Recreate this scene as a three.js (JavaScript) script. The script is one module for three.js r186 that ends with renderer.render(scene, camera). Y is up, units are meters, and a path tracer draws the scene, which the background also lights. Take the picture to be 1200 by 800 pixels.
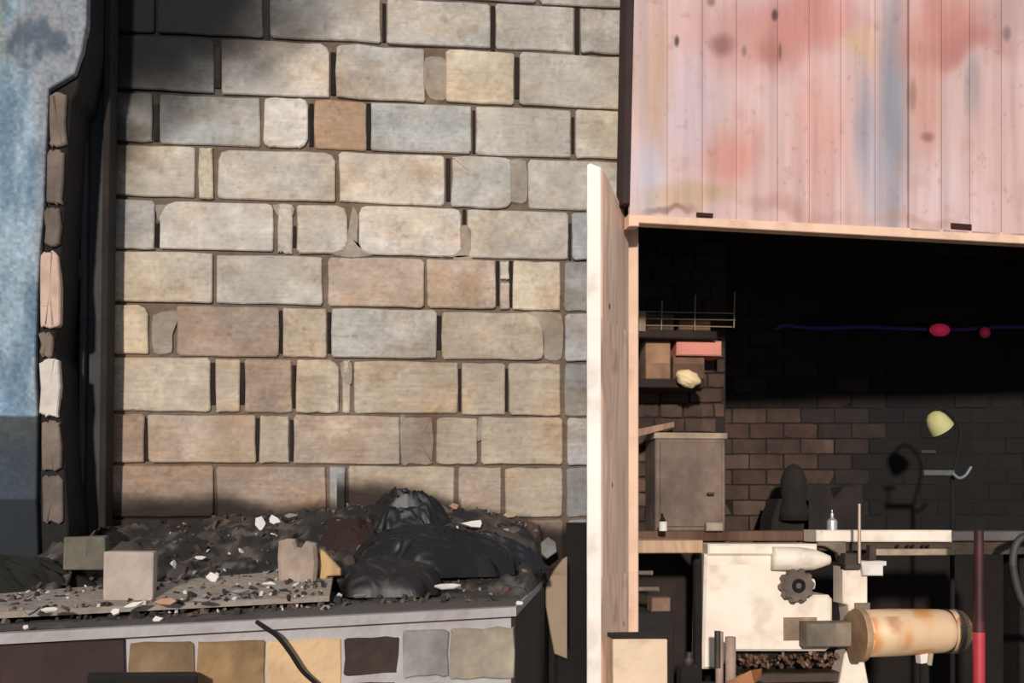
import * as THREE from 'three';
import { mergeGeometries } from 'three/addons/utils/BufferGeometryUtils.js';
import { RoundedBoxGeometry } from 'three/addons/geometries/RoundedBoxGeometry.js';

// ---------------------------------------------------------------- camera, sky, sun, exposure
const F = 1200, YAW = Math.atan(0.1), EYE = 1.25;
const scene = new THREE.Scene();
const camera = new THREE.PerspectiveCamera(2 * Math.atan(600 / F) * 180 / Math.PI, 1.5, 0.05, 60);
camera.position.set(0, EYE, 0);
camera.rotation.y = -YAW;
camera.setViewOffset(1200, 1200, 0, 0, 1200, 800);       // horizon low in the picture
camera.updateMatrixWorld();

scene.background = new THREE.Color().setRGB(0.84, 0.90, 1.0);
scene.backgroundIntensity = 0.42;

const sun = new THREE.DirectionalLight(new THREE.Color().setRGB(1, 0.92, 0.845), 3.35);
sun.position.set(-1.6, 4.0, 7.2); sun.target.position.set(0.7, 1.2, -4.6);
sun.castShadow = true; sun.shadow.radius = 5; sun.shadow.mapSize.set(2048, 2048);
Object.assign(sun.shadow.camera, { left: -5, right: 5, top: 5, bottom: -5, near: 0.1, far: 25 });
scene.add(sun, sun.target);

const renderer = new THREE.WebGLRenderer({ antialias: true });
renderer.toneMapping = THREE.LinearToneMapping;
renderer.toneMappingExposure = 1.0;
renderer.shadowMap.enabled = true;

// ---------------------------------------------------------------- random numbers and noise
function rng(seed) { let s = seed >>> 0; return () => { s = (s + 0x6D2B79F5) | 0; let t = Math.imul(s ^ (s >>> 15), 1 | s); t = (t + Math.imul(t ^ (t >>> 7), 61 | t)) ^ t; return ((t ^ (t >>> 14)) >>> 0) / 4294967296; }; }
const R = rng(77);
const rr = (a, b) => a + (b - a) * R();
function h2(x, y, s) { let h = Math.imul(x, 374761393) + Math.imul(y, 668265263) + Math.imul(s, 974634777); h = Math.imul(h ^ (h >>> 13), 1274126177); return ((h ^ (h >>> 16)) >>> 0) / 4294967296; }
function vn(x, y, s = 0) {
  const i = Math.floor(x), j = Math.floor(y), a = x - i, b = y - j, u = a * a * (3 - 2 * a), v = b * b * (3 - 2 * b);
  return (h2(i, j, s) * (1 - u) + h2(i + 1, j, s) * u) * (1 - v) + (h2(i, j + 1, s) * (1 - u) + h2(i + 1, j + 1, s) * u) * v;
}
function fbm(x, y, s = 0, o = 4) { let a = 0.5, t = 0, n = 0; for (let k = 0; k < o; k++) { t += a * vn(x, y, s + k * 17); n += a; a *= 0.5; x *= 2.03; y *= 2.03; } return t / n; }
const ss = (a, b, x) => { const t = Math.min(1, Math.max(0, (x - a) / (b - a))); return t * t * (3 - 2 * t); };
const mix = (a, b, t) => a + (b - a) * t;
const mix3 = (a, b, t) => [mix(a[0], b[0], t), mix(a[1], b[1], t), mix(a[2], b[2], t)];

// ---------------------------------------------------------------- textures
function tex(w, h, fn, srgb = true, wrap = true) {
  const d = new Uint8Array(w * h * 4);
  for (let j = 0; j < h; j++) for (let i = 0; i < w; i++) {
    const c = fn((i + 0.5) / w, (j + 0.5) / h), o = (j * w + i) * 4;
    d[o] = Math.max(0, Math.min(255, c[0])); d[o + 1] = Math.max(0, Math.min(255, c[1])); d[o + 2] = Math.max(0, Math.min(255, c[2])); d[o + 3] = 255;
  }
  const t = new THREE.DataTexture(d, w, h, THREE.RGBAFormat);
  t.magFilter = THREE.LinearFilter; t.minFilter = THREE.LinearMipmapLinearFilter; t.generateMipmaps = true;
  if (srgb) t.colorSpace = THREE.SRGBColorSpace;
  if (wrap) t.wrapS = t.wrapT = THREE.RepeatWrapping;
  t.needsUpdate = true; return t;
}
const grimeMap = tex(512, 512, (u, v) => { const n = fbm(u * 6, v * 6, 3, 5), m = fbm(u * 30, v * 30, 9, 3), k = 150 + 120 * (n - 0.2) + 40 * (m - 0.5); return [k, k * 0.985, k * 0.96]; });
const lightGrime = tex(512, 512, (u, v) => { const n = fbm(u * 7, v * 7, 13, 5), m = ss(0.5, 0.8, fbm(u * 9, v * 9, 29, 5)), k = 236 + 30 * (n - 0.4) - 22 * m; return [k, k * 0.985 - 3 * m, k * 0.965 - 6 * m]; });
const bumpMap = tex(512, 512, (u, v) => { const k = 255 * (0.55 * fbm(u * 12, v * 12, 21, 5) + 0.45 * fbm(u * 60, v * 60, 33, 2)); return [k, k, k]; }, false);
const woodMap = tex(512, 1024, (u, v) => {
  const w = fbm(u * 3, v * 2.2, 41, 3), g = vn(u * 55 + w * 8, v * 3, 43), f = vn(u * 160 + w * 12, v * 7, 47), st = ss(0.58, 0.8, fbm(u * 4, v * 3.5, 51, 4));
  const k = 215 + 34 * (g - 0.5) + 18 * (f - 0.5) + 30 * (w - 0.5) - 55 * st; return [k + 6, k - 6 - 8 * st, k - 16 - 10 * st];
});

// ---------------------------------------------------------------- frames: planes in the place, and what a ray through the picture meets on them
const CY = Math.cos(YAW), SY = Math.sin(YAW);
function ray(px, py) { const x = (px - 600) / F, y = (600 - py) / F; return [x * CY + SY, y, x * SY - CY]; }
function frame(D, yaw = 0, pxRef = 600) {
  const r0 = ray(pxRef, 600), k0 = D / -r0[2], O = [r0[0] * k0, 0, -D], c = Math.cos(yaw), s = Math.sin(yaw), n = [s, 0, c], u = [c, 0, -s];
  const basis = new THREE.Matrix4().makeBasis(new THREE.Vector3(...u), new THREE.Vector3(0, 1, 0), new THREE.Vector3(...n)).setPosition(...O);
  const hit = (px, py) => {
    const r = ray(px, py), den = r[0] * n[0] + r[2] * n[2], t = (O[0] * n[0] + O[2] * n[2]) / den, x = r[0] * t - O[0], z = r[2] * t - O[2];
    return [x * u[0] + z * u[2], EYE + r[1] * t];
  };
  const scale = (px) => { const a = hit(px, 600), b = hit(px, 599); return b[1] - a[1]; };   // metres per pixel
  return { O, u, n, basis, hit, scale, D, world: (s2, y, out = 0) => new THREE.Vector3(O[0] + u[0] * s2 + n[0] * out, y, O[2] + u[2] * s2 + n[2] * out) };
}
const P3 = (px, py, D) => { const f = frame(D), [s, y] = f.hit(px, py); return f.world(s, y); };
const PY = (px, y, D) => { const f = frame(D), [s] = f.hit(px, 600); return f.world(s, y); };
// point where the ray through a pixel meets the level y
const onLevel = (px, py, y) => { const r = ray(px, py), t = (y - EYE) / r[1]; return new THREE.Vector3(r[0] * t, y, r[2] * t); };

// ---------------------------------------------------------------- materials
const S = (r, g, b) => new THREE.Color().setRGB(r / 255, g / 255, b / 255, THREE.SRGBColorSpace);
function mat(c, o = {}) {
  const m = new THREE.MeshStandardMaterial({ color: Array.isArray(c) ? S(...c) : c, roughness: o.r ?? 0.9, metalness: o.m ?? 0 });
  if (o.map) m.map = o.map;
  if (o.b) { m.bumpMap = o.bm ?? bumpMap; m.bumpScale = o.b; }
  return m;
}
const M = {
  soot: mat([38, 33, 31], { map: grimeMap, b: 0.004, r: 1 }),
  black: mat([34, 30, 29], { map: grimeMap, r: 1 }),
  deep: mat([60, 50, 46], { map: grimeMap, r: 1 }),
  char: mat([52, 44, 40], { map: grimeMap, b: 0.006 }),
  steel: mat([84, 87, 96], { map: grimeMap, r: 0.75, m: 0.2, b: 0.002 }),
  plasticBlack: mat([26, 27, 30], { r: 0.27, map: grimeMap }),
  wood: mat([250, 226, 210], { map: woodMap, b: 0.001 }),
  woodLit: mat([255, 250, 244], { map: lightGrime, b: 0.001 }),
  woodDark: mat([120, 92, 74], { map: woodMap, b: 0.001 }),
  cream: mat([252, 240, 226], { map: lightGrime, r: 0.6 }),
  creamDirty: mat([205, 190, 172], { map: grimeMap, r: 0.7 }),
  greyMetal: mat([172, 165, 158], { map: grimeMap, r: 0.6, m: 0.25 }),
  darkMetal: mat([92, 80, 76], { map: grimeMap, r: 0.6, m: 0.3 }),
  brownMetal: mat([150, 128, 116], { map: grimeMap, r: 0.75, b: 0.002 }),
  barMetal: mat([158, 145, 128], { map: grimeMap, r: 0.7 }),
  copper: mat([205, 140, 92], { map: grimeMap, r: 0.6, m: 0.2 }),
  rustRed: mat([150, 72, 52], { map: grimeMap }),
  concrete: mat([164, 158, 156], { map: grimeMap, b: 0.004 }),
  white: mat([236, 234, 230], { map: lightGrime }),
  pinkBox: mat([225, 150, 135], { map: lightGrime }),
  tanBox: mat([190, 150, 120], { map: grimeMap }),
  redPole: mat([196, 62, 74], { map: lightGrime, r: 0.5 }),
  maroon: mat([92, 36, 44], { map: grimeMap, r: 0.6 }),
  greyHose: mat([86, 86, 90], { map: grimeMap, r: 0.6 }),
};

// ---------------------------------------------------------------- geometry helpers
function boxUV(g) {
  g = g.index ? g.toNonIndexed() : g; g.computeVertexNormals === undefined;
  const p = g.attributes.position, n = g.attributes.normal, uv = new Float32Array(p.count * 2);
  for (let i = 0; i < p.count; i += 3) {
    const a = [0, 0, 0];
    for (let k = 0; k < 3; k++) { a[0] += n.getX(i + k); a[1] += n.getY(i + k); a[2] += n.getZ(i + k); }
    const X = Math.abs(a[0]), Y = Math.abs(a[1]), Z = Math.abs(a[2]);
    for (let k = 0; k < 3; k++) {
      const q = i + k, x = p.getX(q), y = p.getY(q), z = p.getZ(q);
      const [u, v] = Y > X && Y > Z ? [x, z] : X > Z ? [z, y] : [x, y];
      uv[q * 2] = u; uv[q * 2 + 1] = v;
    }
  }
  g.setAttribute('uv', new THREE.BufferAttribute(uv, 2)); return g;
}
const used = {};
function numbered(n) { const k = used[n] = (used[n] ?? -1) + 1; return k ? n + '_' + String(k).padStart(3, '0') : n; }
function add(name, geo, m, parent, keepUV = false) {
  const o = new THREE.Mesh(keepUV ? geo : boxUV(geo), m);
  o.name = parent ? name : numbered(name);
  if (parent) { let k = 0; const names = new Set(parent.children.map((c) => c.name)); while (names.has(o.name)) o.name = name + '_' + String(++k).padStart(3, '0'); }
  o.castShadow = o.receiveShadow = true;
  (parent ?? scene).add(o); return o;
}
function group(name) { const g = new THREE.Group(); g.name = numbered(name); scene.add(g); return g; }
function tag(o, label, category, grp, kind) {
  o.userData.label = label; o.userData.category = category;
  if (grp) o.userData.group = grp;
  if (kind) o.userData.kind = kind;
  settle(o); return o;
}
function struct(o, label) { o.userData.kind = 'structure'; if (label) o.userData.label = label; return o; }
// move a thing's origin to the middle of its base
function settle(o) {
  o.updateMatrixWorld(true);
  const b = new THREE.Box3().setFromObject(o), c = b.getCenter(new THREE.Vector3()); c.y = b.min.y;
  if (o.isMesh) { o.geometry.translate(-c.x, -c.y, -c.z); for (const k of o.children) k.position.sub(c); o.position.add(c); }
  else { for (const k of o.children) k.position.sub(c); o.position.add(c); }
}
// outline traced on a frame, extruded away from the viewer
function slab(fr, pts, depth, bevel = 0.004, raw = false, out = 0) {
  const q = raw ? pts : pts.map(([x, y]) => fr.hit(x, y)), sh = new THREE.Shape(q.map(([x, y]) => new THREE.Vector2(x, y)));
  const b = Math.min(bevel, depth * 0.4);
  const g = new THREE.ExtrudeGeometry(sh, { depth: depth - 2 * b, bevelEnabled: b > 0, bevelThickness: b, bevelSize: b, bevelOffset: -b, bevelSegments: 1, curveSegments: 16 });
  g.translate(0, 0, -(depth - b) + out); g.applyMatrix4(fr.basis); return g;
}
const rect = (fr, x0, y0, x1, y1, depth, bevel = 0.004, out = 0) => {
  const a = fr.hit((x0 + x1) / 2, y0)[1], b = fr.hit((x0 + x1) / 2, y1)[1], l = fr.hit(x0, (y0 + y1) / 2)[0], r = fr.hit(x1, (y0 + y1) / 2)[0];
  return slab(fr, [[l, b], [r, b], [r, a], [l, a]], depth, bevel, true, out);
};
function box(w, h, d, at, turn = [0, 0, 0], r = 0.004) {
  const g = new RoundedBoxGeometry(w, h, d, 1, Math.min(r, w / 3, h / 3, d / 3)); g.rotateX(turn[0]); g.rotateY(turn[1]); g.rotateZ(turn[2]); g.translate(at.x ?? at[0], at.y ?? at[1], at.z ?? at[2]); return g;
}
function rod(a, b, r0, r1 = r0, seg = 20, open = false) {
  const d = new THREE.Vector3().subVectors(b, a), g = new THREE.CylinderGeometry(r1, r0, d.length(), seg, 1, open);
  g.applyQuaternion(new THREE.Quaternion().setFromUnitVectors(new THREE.Vector3(0, 1, 0), d.clone().normalize()));
  g.translate((a.x + b.x) / 2, (a.y + b.y) / 2, (a.z + b.z) / 2); return g;
}
function lathe(a, b, prof, seg = 24) {        // prof: [distance along 0..1, radius]
  const d = new THREE.Vector3().subVectors(b, a), L = d.length();
  const g = new THREE.LatheGeometry(prof.map(([t, r]) => new THREE.Vector2(Math.max(r, 1e-4), t * L)), seg);
  g.applyQuaternion(new THREE.Quaternion().setFromUnitVectors(new THREE.Vector3(0, 1, 0), d.normalize()));
  g.translate(a.x, a.y, a.z); return g;
}
function tube(pts, r, seg = 40, rad = 8) { return new THREE.TubeGeometry(new THREE.CatmullRomCurve3(pts), seg, r, rad); }
function hexa(p) {                            // 8 corners: bottom 4 then top 4, both anticlockwise from above
  const f = [[3, 2, 1, 0], [4, 5, 6, 7], [0, 1, 5, 4], [1, 2, 6, 5], [2, 3, 7, 6], [3, 0, 4, 7]], v = [];
  for (const [a, b, c, d] of f) for (const k of [a, b, c, a, c, d]) v.push(p[k].x, p[k].y, p[k].z);
  const g = new THREE.BufferGeometry(); g.setAttribute('position', new THREE.Float32BufferAttribute(v, 3)); g.computeVertexNormals(); return g;
}
// one dressed block: wavy outline, chamfered edge, nearly flat face; local x,y on the frame, z out of it
function stoneGeo(fr, x0, y0, x1, y1, o = {}) {
  const w = x1 - x0, h = y1 - y0, rad = Math.min(w, h) * (o.round ?? 0.055), jit = o.jit ?? 0.0028, out = (o.out ?? 0.016) + rr(-0.004, 0.004), ch = o.ch ?? 0.0045, back = -(o.back ?? 0.012);
  const cut = o.cut ?? [1, 1, 1, 1];          // corner roundness: bottom-left, bottom-right, top-right, top-left
  const ring = [];
  const cor = [[x0, y0, Math.PI], [x1, y0, 1.5 * Math.PI], [x1, y1, 0], [x0, y1, 0.5 * Math.PI]];
  for (let k = 0; k < 4; k++) {
    const [cx, cy, a0] = cor[k], r = Math.min(rad * cut[k] * rr(0.7, 1.4), h * 0.48, w * 0.48), ox = cx === x0 ? cx + r : cx - r, oy = cy === y0 ? cy + r : cy - r;
    for (let i = 0; i <= 2; i++) { const a = a0 + i * Math.PI / 4; ring.push([ox + Math.cos(a) * r + rr(-jit, jit), oy + Math.sin(a) * r + rr(-jit, jit)]); }
    const nx = cor[(k + 1) % 4], m = k % 2 === 0 ? 3 : 1;
    for (let i = 1; i <= m; i++) { const t = i / (m + 1); ring.push([mix(cx, nx[0], t) + rr(-jit, jit), mix(cy, nx[1], t) + rr(-jit, jit)]); }
  }
  const n = ring.length, cx = (x0 + x1) / 2, cy = (y0 + y1) / 2, tx = rr(-0.02, 0.02), ty = rr(-0.03, 0.03);
  const inset = ring.map(([x, y]) => { const dx = cx - x, dy = cy - y; return [x + Math.sign(dx) * Math.min(ch, Math.abs(dx)), y + Math.sign(dy) * Math.min(ch, Math.abs(dy))]; });
  const zf = (x, y) => out + (x - cx) * tx + (y - cy) * ty;
  const V = [], tri = (a, b, c) => V.push(...a, ...b, ...c);
  const c0 = [cx, cy, zf(cx, cy)];
  for (let i = 0; i < n; i++) {
    const j = (i + 1) % n, A = [...inset[i], zf(...inset[i])], B = [...inset[j], zf(...inset[j])];
    const C = [...ring[i], zf(...ring[i]) - ch], E = [...ring[j], zf(...ring[j]) - ch], G = [...ring[i], back], H = [...ring[j], back];
    tri(c0, A, B); tri(A, C, E); tri(A, E, B); tri(C, G, H); tri(C, H, E);
  }
  const g = new THREE.BufferGeometry(); g.setAttribute('position', new THREE.Float32BufferAttribute(V, 3));
  const uv = []; for (let i = 0; i < V.length; i += 3) uv.push(V[i], V[i + 1]);
  g.setAttribute('uv', new THREE.Float32BufferAttribute(uv, 2));
  g.computeVertexNormals(); g.applyMatrix4(fr.basis); return g;
}
function blob(fr, pts, out, back = 0.01) {   // smear of mortar: soft-edged low relief on the frame
  const q = pts.map(([x, y]) => fr.hit(x, y)), cx = q.reduce((a, b) => a + b[0], 0) / q.length, cy = q.reduce((a, b) => a + b[1], 0) / q.length;
  const curve = new THREE.CatmullRomCurve3(q.map(([x, y]) => new THREE.Vector3(x, y, 0)), true, 'catmullrom', 0.3).getPoints(q.length * 3);
  const V = [], n = curve.length - 1;
  for (let i = 0; i < n; i++) {
    const a = curve[i], b = curve[i + 1], A = [mix(cx, a.x, 0.86), mix(cy, a.y, 0.86), out], B = [mix(cx, b.x, 0.86), mix(cy, b.y, 0.86), out];
    V.push(cx, cy, out, ...A, ...B, ...A, a.x, a.y, -back, b.x, b.y, -back, ...A, b.x, b.y, -back, ...B);
  }
  const g = new THREE.BufferGeometry(); g.setAttribute('position', new THREE.Float32BufferAttribute(V, 3));
  const uv = []; for (let i = 0; i < V.length; i += 3) uv.push(V[i], V[i + 1]);
  g.setAttribute('uv', new THREE.Float32BufferAttribute(uv, 2)); g.computeVertexNormals(); g.applyMatrix4(fr.basis); return g;
}
function shard(w, h, d, at, turn, seed, jag = 0.3) {     // broken angular fragment
  const q = rng(seed), pts = [], n = 6;
  for (let i = 0; i < n; i++) { const a = i / n * Math.PI * 2 + (q() - 0.5) * 0.5, k = 1 - jag * q(); pts.push(new THREE.Vector2(Math.cos(a) * w / 2 * k * 1.15, Math.sin(a) * h / 2 * k * 1.15)); }
  const g = new THREE.ExtrudeGeometry(new THREE.Shape(pts), { depth: d, bevelEnabled: true, bevelThickness: d * 0.2, bevelSize: Math.min(w, h) * 0.04, bevelSegments: 1 });
  g.translate(0, 0, -d / 2); g.rotateX(turn[0]); g.rotateY(turn[1]); g.rotateZ(turn[2]); g.translate(at.x, at.y, at.z); return g;
}

// ================================================================ THE STONE WALL
const WD = 4.25, WF = frame(WD);
const rowsPx = [-66, -4, 52, 118, 178, 240, 300, 361, 421, 486, 545, 607, 670];
const rowY = rowsPx.map((p) => WF.hit(400, p)[1]);
const pxOf = (s, y) => { const w = WF.world(s, y), x = w.x * CY + w.z * SY, z = w.x * SY - w.z * CY; return [600 + F * x / z, 600 - F * (y - EYE) / z]; };
const mapX0 = WF.hit(60, 600)[0], mapX1 = WF.hit(760, 600)[0], mapY0 = 0.8, mapY1 = 3.6;
function sootAt(px, py, s, y) {
  const nz = fbm(s * 5, y * 5, 5, 4) - 0.5;
  const d = Math.hypot((px - 95) / 262, (py + 30) / 165) + nz * 0.3;
  let k = ss(1.3, 0.62, d) * 0.97;
  k = Math.max(k, ss(190, 120, px + nz * 60) * ss(330, 180, py) * 0.75);
  k = Math.max(k, ss(145, 118, px + nz * 20) * 0.35);
  const low = px < 395 ? 584 + ss(250, 390, px) * 12 : px < 540 ? 566 + (px - 395) * 0.16 : 596 + (px - 540) * 0.16;
  k = Math.max(k, ss(low - 14, low + 12, py + nz * 26) * 0.82);
  return k;
}
const wallMap = tex(1152, 1404, (u, v) => {
  const s = mix(mapX0, mapX1, u), y = mix(mapY0, mapY1, v), [px, py] = pxOf(s, y);
  const big = fbm(s * 3.2, y * 3.2, 61, 3), mid = fbm(s * 11, y * 14, 67, 4), fine = fbm(s * 60, y * 60, 71, 3), tool = vn(s * 14 + big * 4, y * 90, 73);
  const pit = ss(0.66, 0.8, fbm(s * 34, y * 34, 79, 3)), stain = ss(0.52, 0.72, fbm(s * 6, y * 8, 83, 4));
  let k = 228 + 30 * (big - 0.5) + 56 * (mid - 0.5) + 36 * (fine - 0.5) + 18 * (tool - 0.5) * ss(250, 480, py) - 16 * pit - 12 * stain;
  const tint = ss(0.42, 0.72, fbm(s * 4.5, y * 7, 89, 4)), gy = ss(0.5, 0.7, fbm(s * 5, y * 6, 93, 4));
  let c = [k - 1 + 2 * tint, k - 4 - 6 * stain - 7 * tint, k - 6 - 12 * stain - 17 * tint];
  c = mix3(c, [188, 188, 188], gy * 0.35);
  const so = sootAt(px, py, s, y), lower = py > 450;
  const f = lower ? [34, 26, 22] : [13, 14, 16];
  return mix3(c, f, so);
}, true, false);
const wallBump = tex(1152, 1404, (u, v) => {
  const s = mix(mapX0, mapX1, u), y = mix(mapY0, mapY1, v);
  const k = 255 * (0.5 * fbm(s * 18, y * 18, 91, 4) + 0.3 * fbm(s * 70, y * 70, 95, 2) + 0.2 * vn(s * 20, y * 110, 97)); return [k, k, k];
}, false, false);
function wallUV(g, fr = WF) {                // position on the wall, in metres, mapped to the wall's stain map
  const uv = g.attributes.uv;
  for (let i = 0; i < uv.count; i++) uv.setXY(i, (uv.getX(i) - mapX0) / (mapX1 - mapX0), (uv.getY(i) - mapY0) / (mapY1 - mapY0));
  return g;
}
const stoneMat = (c) => { const m = mat(c, { r: 0.95 }); m.map = wallMap; m.bumpMap = wallBump; m.bumpScale = 0.009; return m; };
const T = {
  G: stoneMat([191, 189, 183]), g: stoneMat([182, 184, 182]), W: stoneMat([216, 211, 203]), C: stoneMat([205, 197, 183]), B: stoneMat([196, 183, 165]),
  T: stoneMat([192, 176, 160]), P: stoneMat([199, 194, 184]), O: stoneMat([183, 156, 131]), K: stoneMat([155, 158, 158]), Y: stoneMat([212, 201, 180]), L: stoneMat([187, 192, 195]),
  R: stoneMat([171, 154, 140]),
};
const mortarMat = (() => { const m = mat([122, 108, 96], { r: 1 }); m.map = wallMap; m.bumpMap = wallBump; m.bumpScale = 0.008; return m; })();
const smearMat = (() => { const m = mat([164, 156, 144], { r: 1 }); m.map = wallMap; m.bumpMap = wallBump; m.bumpScale = 0.007; return m; })();

const wl = WF.hit(60, 600)[0], wr = WF.hit(737, 600)[0];
const core = slab(WF, [[wl, 0], [wr, 0], [wr, 4.0], [wl, 4.0]], 0.3, 0, true);
const wallBack = struct(add('wall_back', wallUV(core), mortarMat, null, true), 'coursed wall of pale limestone blocks, soot-stained at the top left');
// each course: [left px, right px, tone, extras]; read left to right
const courses = [
  [[125, 240, 'g'], [244, 370, 'G'], [374, 500, 'G'], [504, 628, 'G'], [632, 732, 'G']],
  [[122, 182, 'g'], [185, 309, 'G'], [316, 447, 'G'], [453, 575, 'G'], [580, 673, 'P'], [679, 733, 'G']],
  [[122, 252, 'g'], [259, 387, 'W', { cut: [1, 1, 3, 1] }], [394, 499, 'G', { jit: 0.005 }], [522, 603, 'Y'], [608, 733, 'P']],
  [[124, 180, 'G'], [187, 306, 'g'], [309, 362, 'W', { round: 0.16 }], [368, 430, 'O'], [434, 553, 'g'], [557, 669, 'P'], [673, 733, 'C']],
  [[125, 230, 'C'], [233, 251, 'Y'], [255, 394, 'P', { cut: [1, 1, 3, 3] }], [397, 522, 'W'], [528, 600, 'G', { cut: [1, 2, 2, 1], jit: 0.006 }], [618, 733, 'P']],
  [[125, 183, 'G'], [187, 321, 'W', { cut: [1, 1, 2, 5] }], [326, 343, 'P', { jit: 0.005 }], [348, 408, 'P', { cut: [1, 4, 4, 1] }], [420, 541, 'W', { cut: [3, 3, 2, 4] }], [547, 666, 'P'], [669, 733, 'L']],
  [[126, 251, 'C'], [254, 379, 'P'], [384, 497, 'T'], [500, 581, 'T'], [585, 597, 'P', { half: 1 }], [585, 597, 'T', { half: 2 }], [600, 657, 'Y'], [660, 733, 'K']],
  [[126, 175, 'Y', { cut: [1, 1, 4, 1] }], [207, 328, 'R'], [331, 384, 'B'], [388, 512, 'G'], [517, 637, 'B', { cut: [1, 2, 5, 1] }], [661, 733, 'L']],
  [[124, 248, 'B'], [253, 282, 'B'], [287, 343, 'R'], [347, 398, 'B', { cut: [1, 1, 3, 1] }], [401, 411, 'B'], [414, 537, 'B'], [540, 592, 'B'], [595, 657, 'B'], [660, 733, 'K']],
  [[123, 171, 'R'], [174, 301, 'T', {}], [304, 340, 'B'], [344, 469, 'T'], [473, 508, 'R', { jit: 0.005 }], [511, 560, 'B'], [563, 659, 'B'], [663, 733, 'L']],
  [[122, 251, 'R'], [254, 383, 'R'], [386, 405, 'K'], [408, 533, 'B'], [537, 588, 'T'], [591, 659, 'B'], [663, 733, 'K']],
  [[121, 192, 'R'], [196, 258, 'R'], [262, 330, 'R'], [334, 450, 'R'], [454, 560, 'R'], [564, 660, 'R'], [664, 733, 'K']],
];
courses.forEach((row, r) => {
  const yT = rowY[r], yB = rowY[r + 1], j = 0.0068;
  for (const [a, b, t, o = {}] of row) {
    let y0 = yB + j * rr(0.6, 1.3), y1 = yT - j * rr(0.6, 1.3);
    if (o.half === 1) y0 = mix(yB, yT, 0.62); if (o.half === 2) y1 = mix(yB, yT, 0.55);
    const g = stoneGeo(WF, WF.hit(a + 0.8, 600)[0], y0, WF.hit(b - 0.8, 600)[0], y1, o);
    add('stone', wallUV(g), T[t], wallBack, true);
  }
});
for (const pts of [[[497, 66], [524, 68], [526, 120], [503, 120], [494, 96]], [[589, 188], [618, 187], [619, 240], [598, 240], [584, 225]], [[178, 368], [214, 362], [204, 392], [203, 416], [179, 417]],
  [[543, 262], [553, 268], [551, 304], [508, 302], [526, 283]], [[384, 300], [405, 280], [413, 240], [421, 250], [420, 290], [440, 302], [412, 306]], [[530, 300], [554, 300], [555, 323], [534, 322]],
  [[612, 364], [660, 366], [660, 424], [637, 424], [636, 392]], [[182, 240], [208, 242], [196, 252], [186, 262]], [[318, 240], [346, 242], [344, 256], [328, 258]], [[398, 424], [413, 424], [413, 452], [402, 450]],
  [[468, 486], [478, 490], [480, 545], [470, 546]], [[560, 488], [580, 488], [572, 508], [558, 520]]])
  add('mortar_patch', wallUV(blob(WF, pts, 0.014)), smearMat, wallBack, true);

const gapShadeMat = mat([48, 39, 34], { map: grimeMap, r: 1 });  // dark strips painting the shade of deep gaps between stones
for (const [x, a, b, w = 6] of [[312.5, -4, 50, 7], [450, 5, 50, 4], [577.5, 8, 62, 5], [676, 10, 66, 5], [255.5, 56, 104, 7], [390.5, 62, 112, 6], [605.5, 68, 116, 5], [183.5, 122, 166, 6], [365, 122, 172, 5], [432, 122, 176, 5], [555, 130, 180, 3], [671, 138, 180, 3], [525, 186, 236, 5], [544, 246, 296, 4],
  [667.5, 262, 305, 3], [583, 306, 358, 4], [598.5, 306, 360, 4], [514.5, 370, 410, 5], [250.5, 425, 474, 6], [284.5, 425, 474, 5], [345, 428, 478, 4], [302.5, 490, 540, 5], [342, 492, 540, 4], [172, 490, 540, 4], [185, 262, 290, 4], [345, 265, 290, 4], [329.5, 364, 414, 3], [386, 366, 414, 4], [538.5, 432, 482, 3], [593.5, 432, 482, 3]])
  add('gap_shade', rect(WF, x - w / 2, a, x + w / 2, b, 0.008, 0.001, 0.008), gapShadeMat, wallBack);

// ================================================================ THE BLUE PLASTERED WALL AT LEFT
const BF = frame(3.9);
const blueMap = tex(256, 1024, (u, v) => {
  const px = mix(-60, 110, u), py = mix(720, -40, v), wob = 6 * (fbm(u * 9, v * 4, 111, 3) - 0.5);
  const st = fbm(u * 8, v * 9, 101, 5), bl = fbm(u * 5, v * 16, 103, 4), fine = fbm(u * 40, v * 200, 105, 2);
  let c = mix3([112, 142, 166], [162, 184, 200], ss(0.35, 0.68, st));
  c = mix3(c, [132, 134, 138], ss(170, 20, py) * ss(0.3, 0.7, bl)); c = mix3(c, [150, 152, 158], ss(38, 50, px + (bl - 0.5) * 24) * 0.75);
  c = mix3(c, [62, 78, 92], ss(0.58, 0.76, bl) * ss(260, 60, py) * 0.8);
  c = mix3(c, [148, 160, 150], ss(14, 4, px) * ss(120, 40, py) * 0.7);
  const dado = ss(488, 492, py + wob * 0.4), navy = ss(584, 588, py + wob * 0.4);
  c = mix3(c, mix3([66, 74, 74], [52, 64, 76], ss(500, 540, py)), dado);
  c = mix3(c, [10, 24, 34], navy);
  const k = 0.86 + 0.28 * (fine - 0.5) + 0.3 * (bl - 0.5);
  return [c[0] * k, c[1] * k, c[2] * k];
}, true, false);
const blueMat = mat([255, 255, 255], { r: 0.8, b: 0.003 }); blueMat.map = blueMap;
const edgeMat = mat([34, 30, 29], { map: grimeMap, b: 0.01 });
const wallLeft = struct(add('wall_left', slab(BF, [[-120, -230], [106, -230], [102, 45], [97, 75], [90, 108], [83, 118], [79, 180], [75, 245], [72, 292], [71, 322], [66, 380], [63, 412], [70, 430], [72, 500], [76, 560], [80, 610], [82, 1020], [-120, 1020]], 0.26, 0.006), edgeMat), 'blue plastered wall end with a broken edge');
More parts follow.
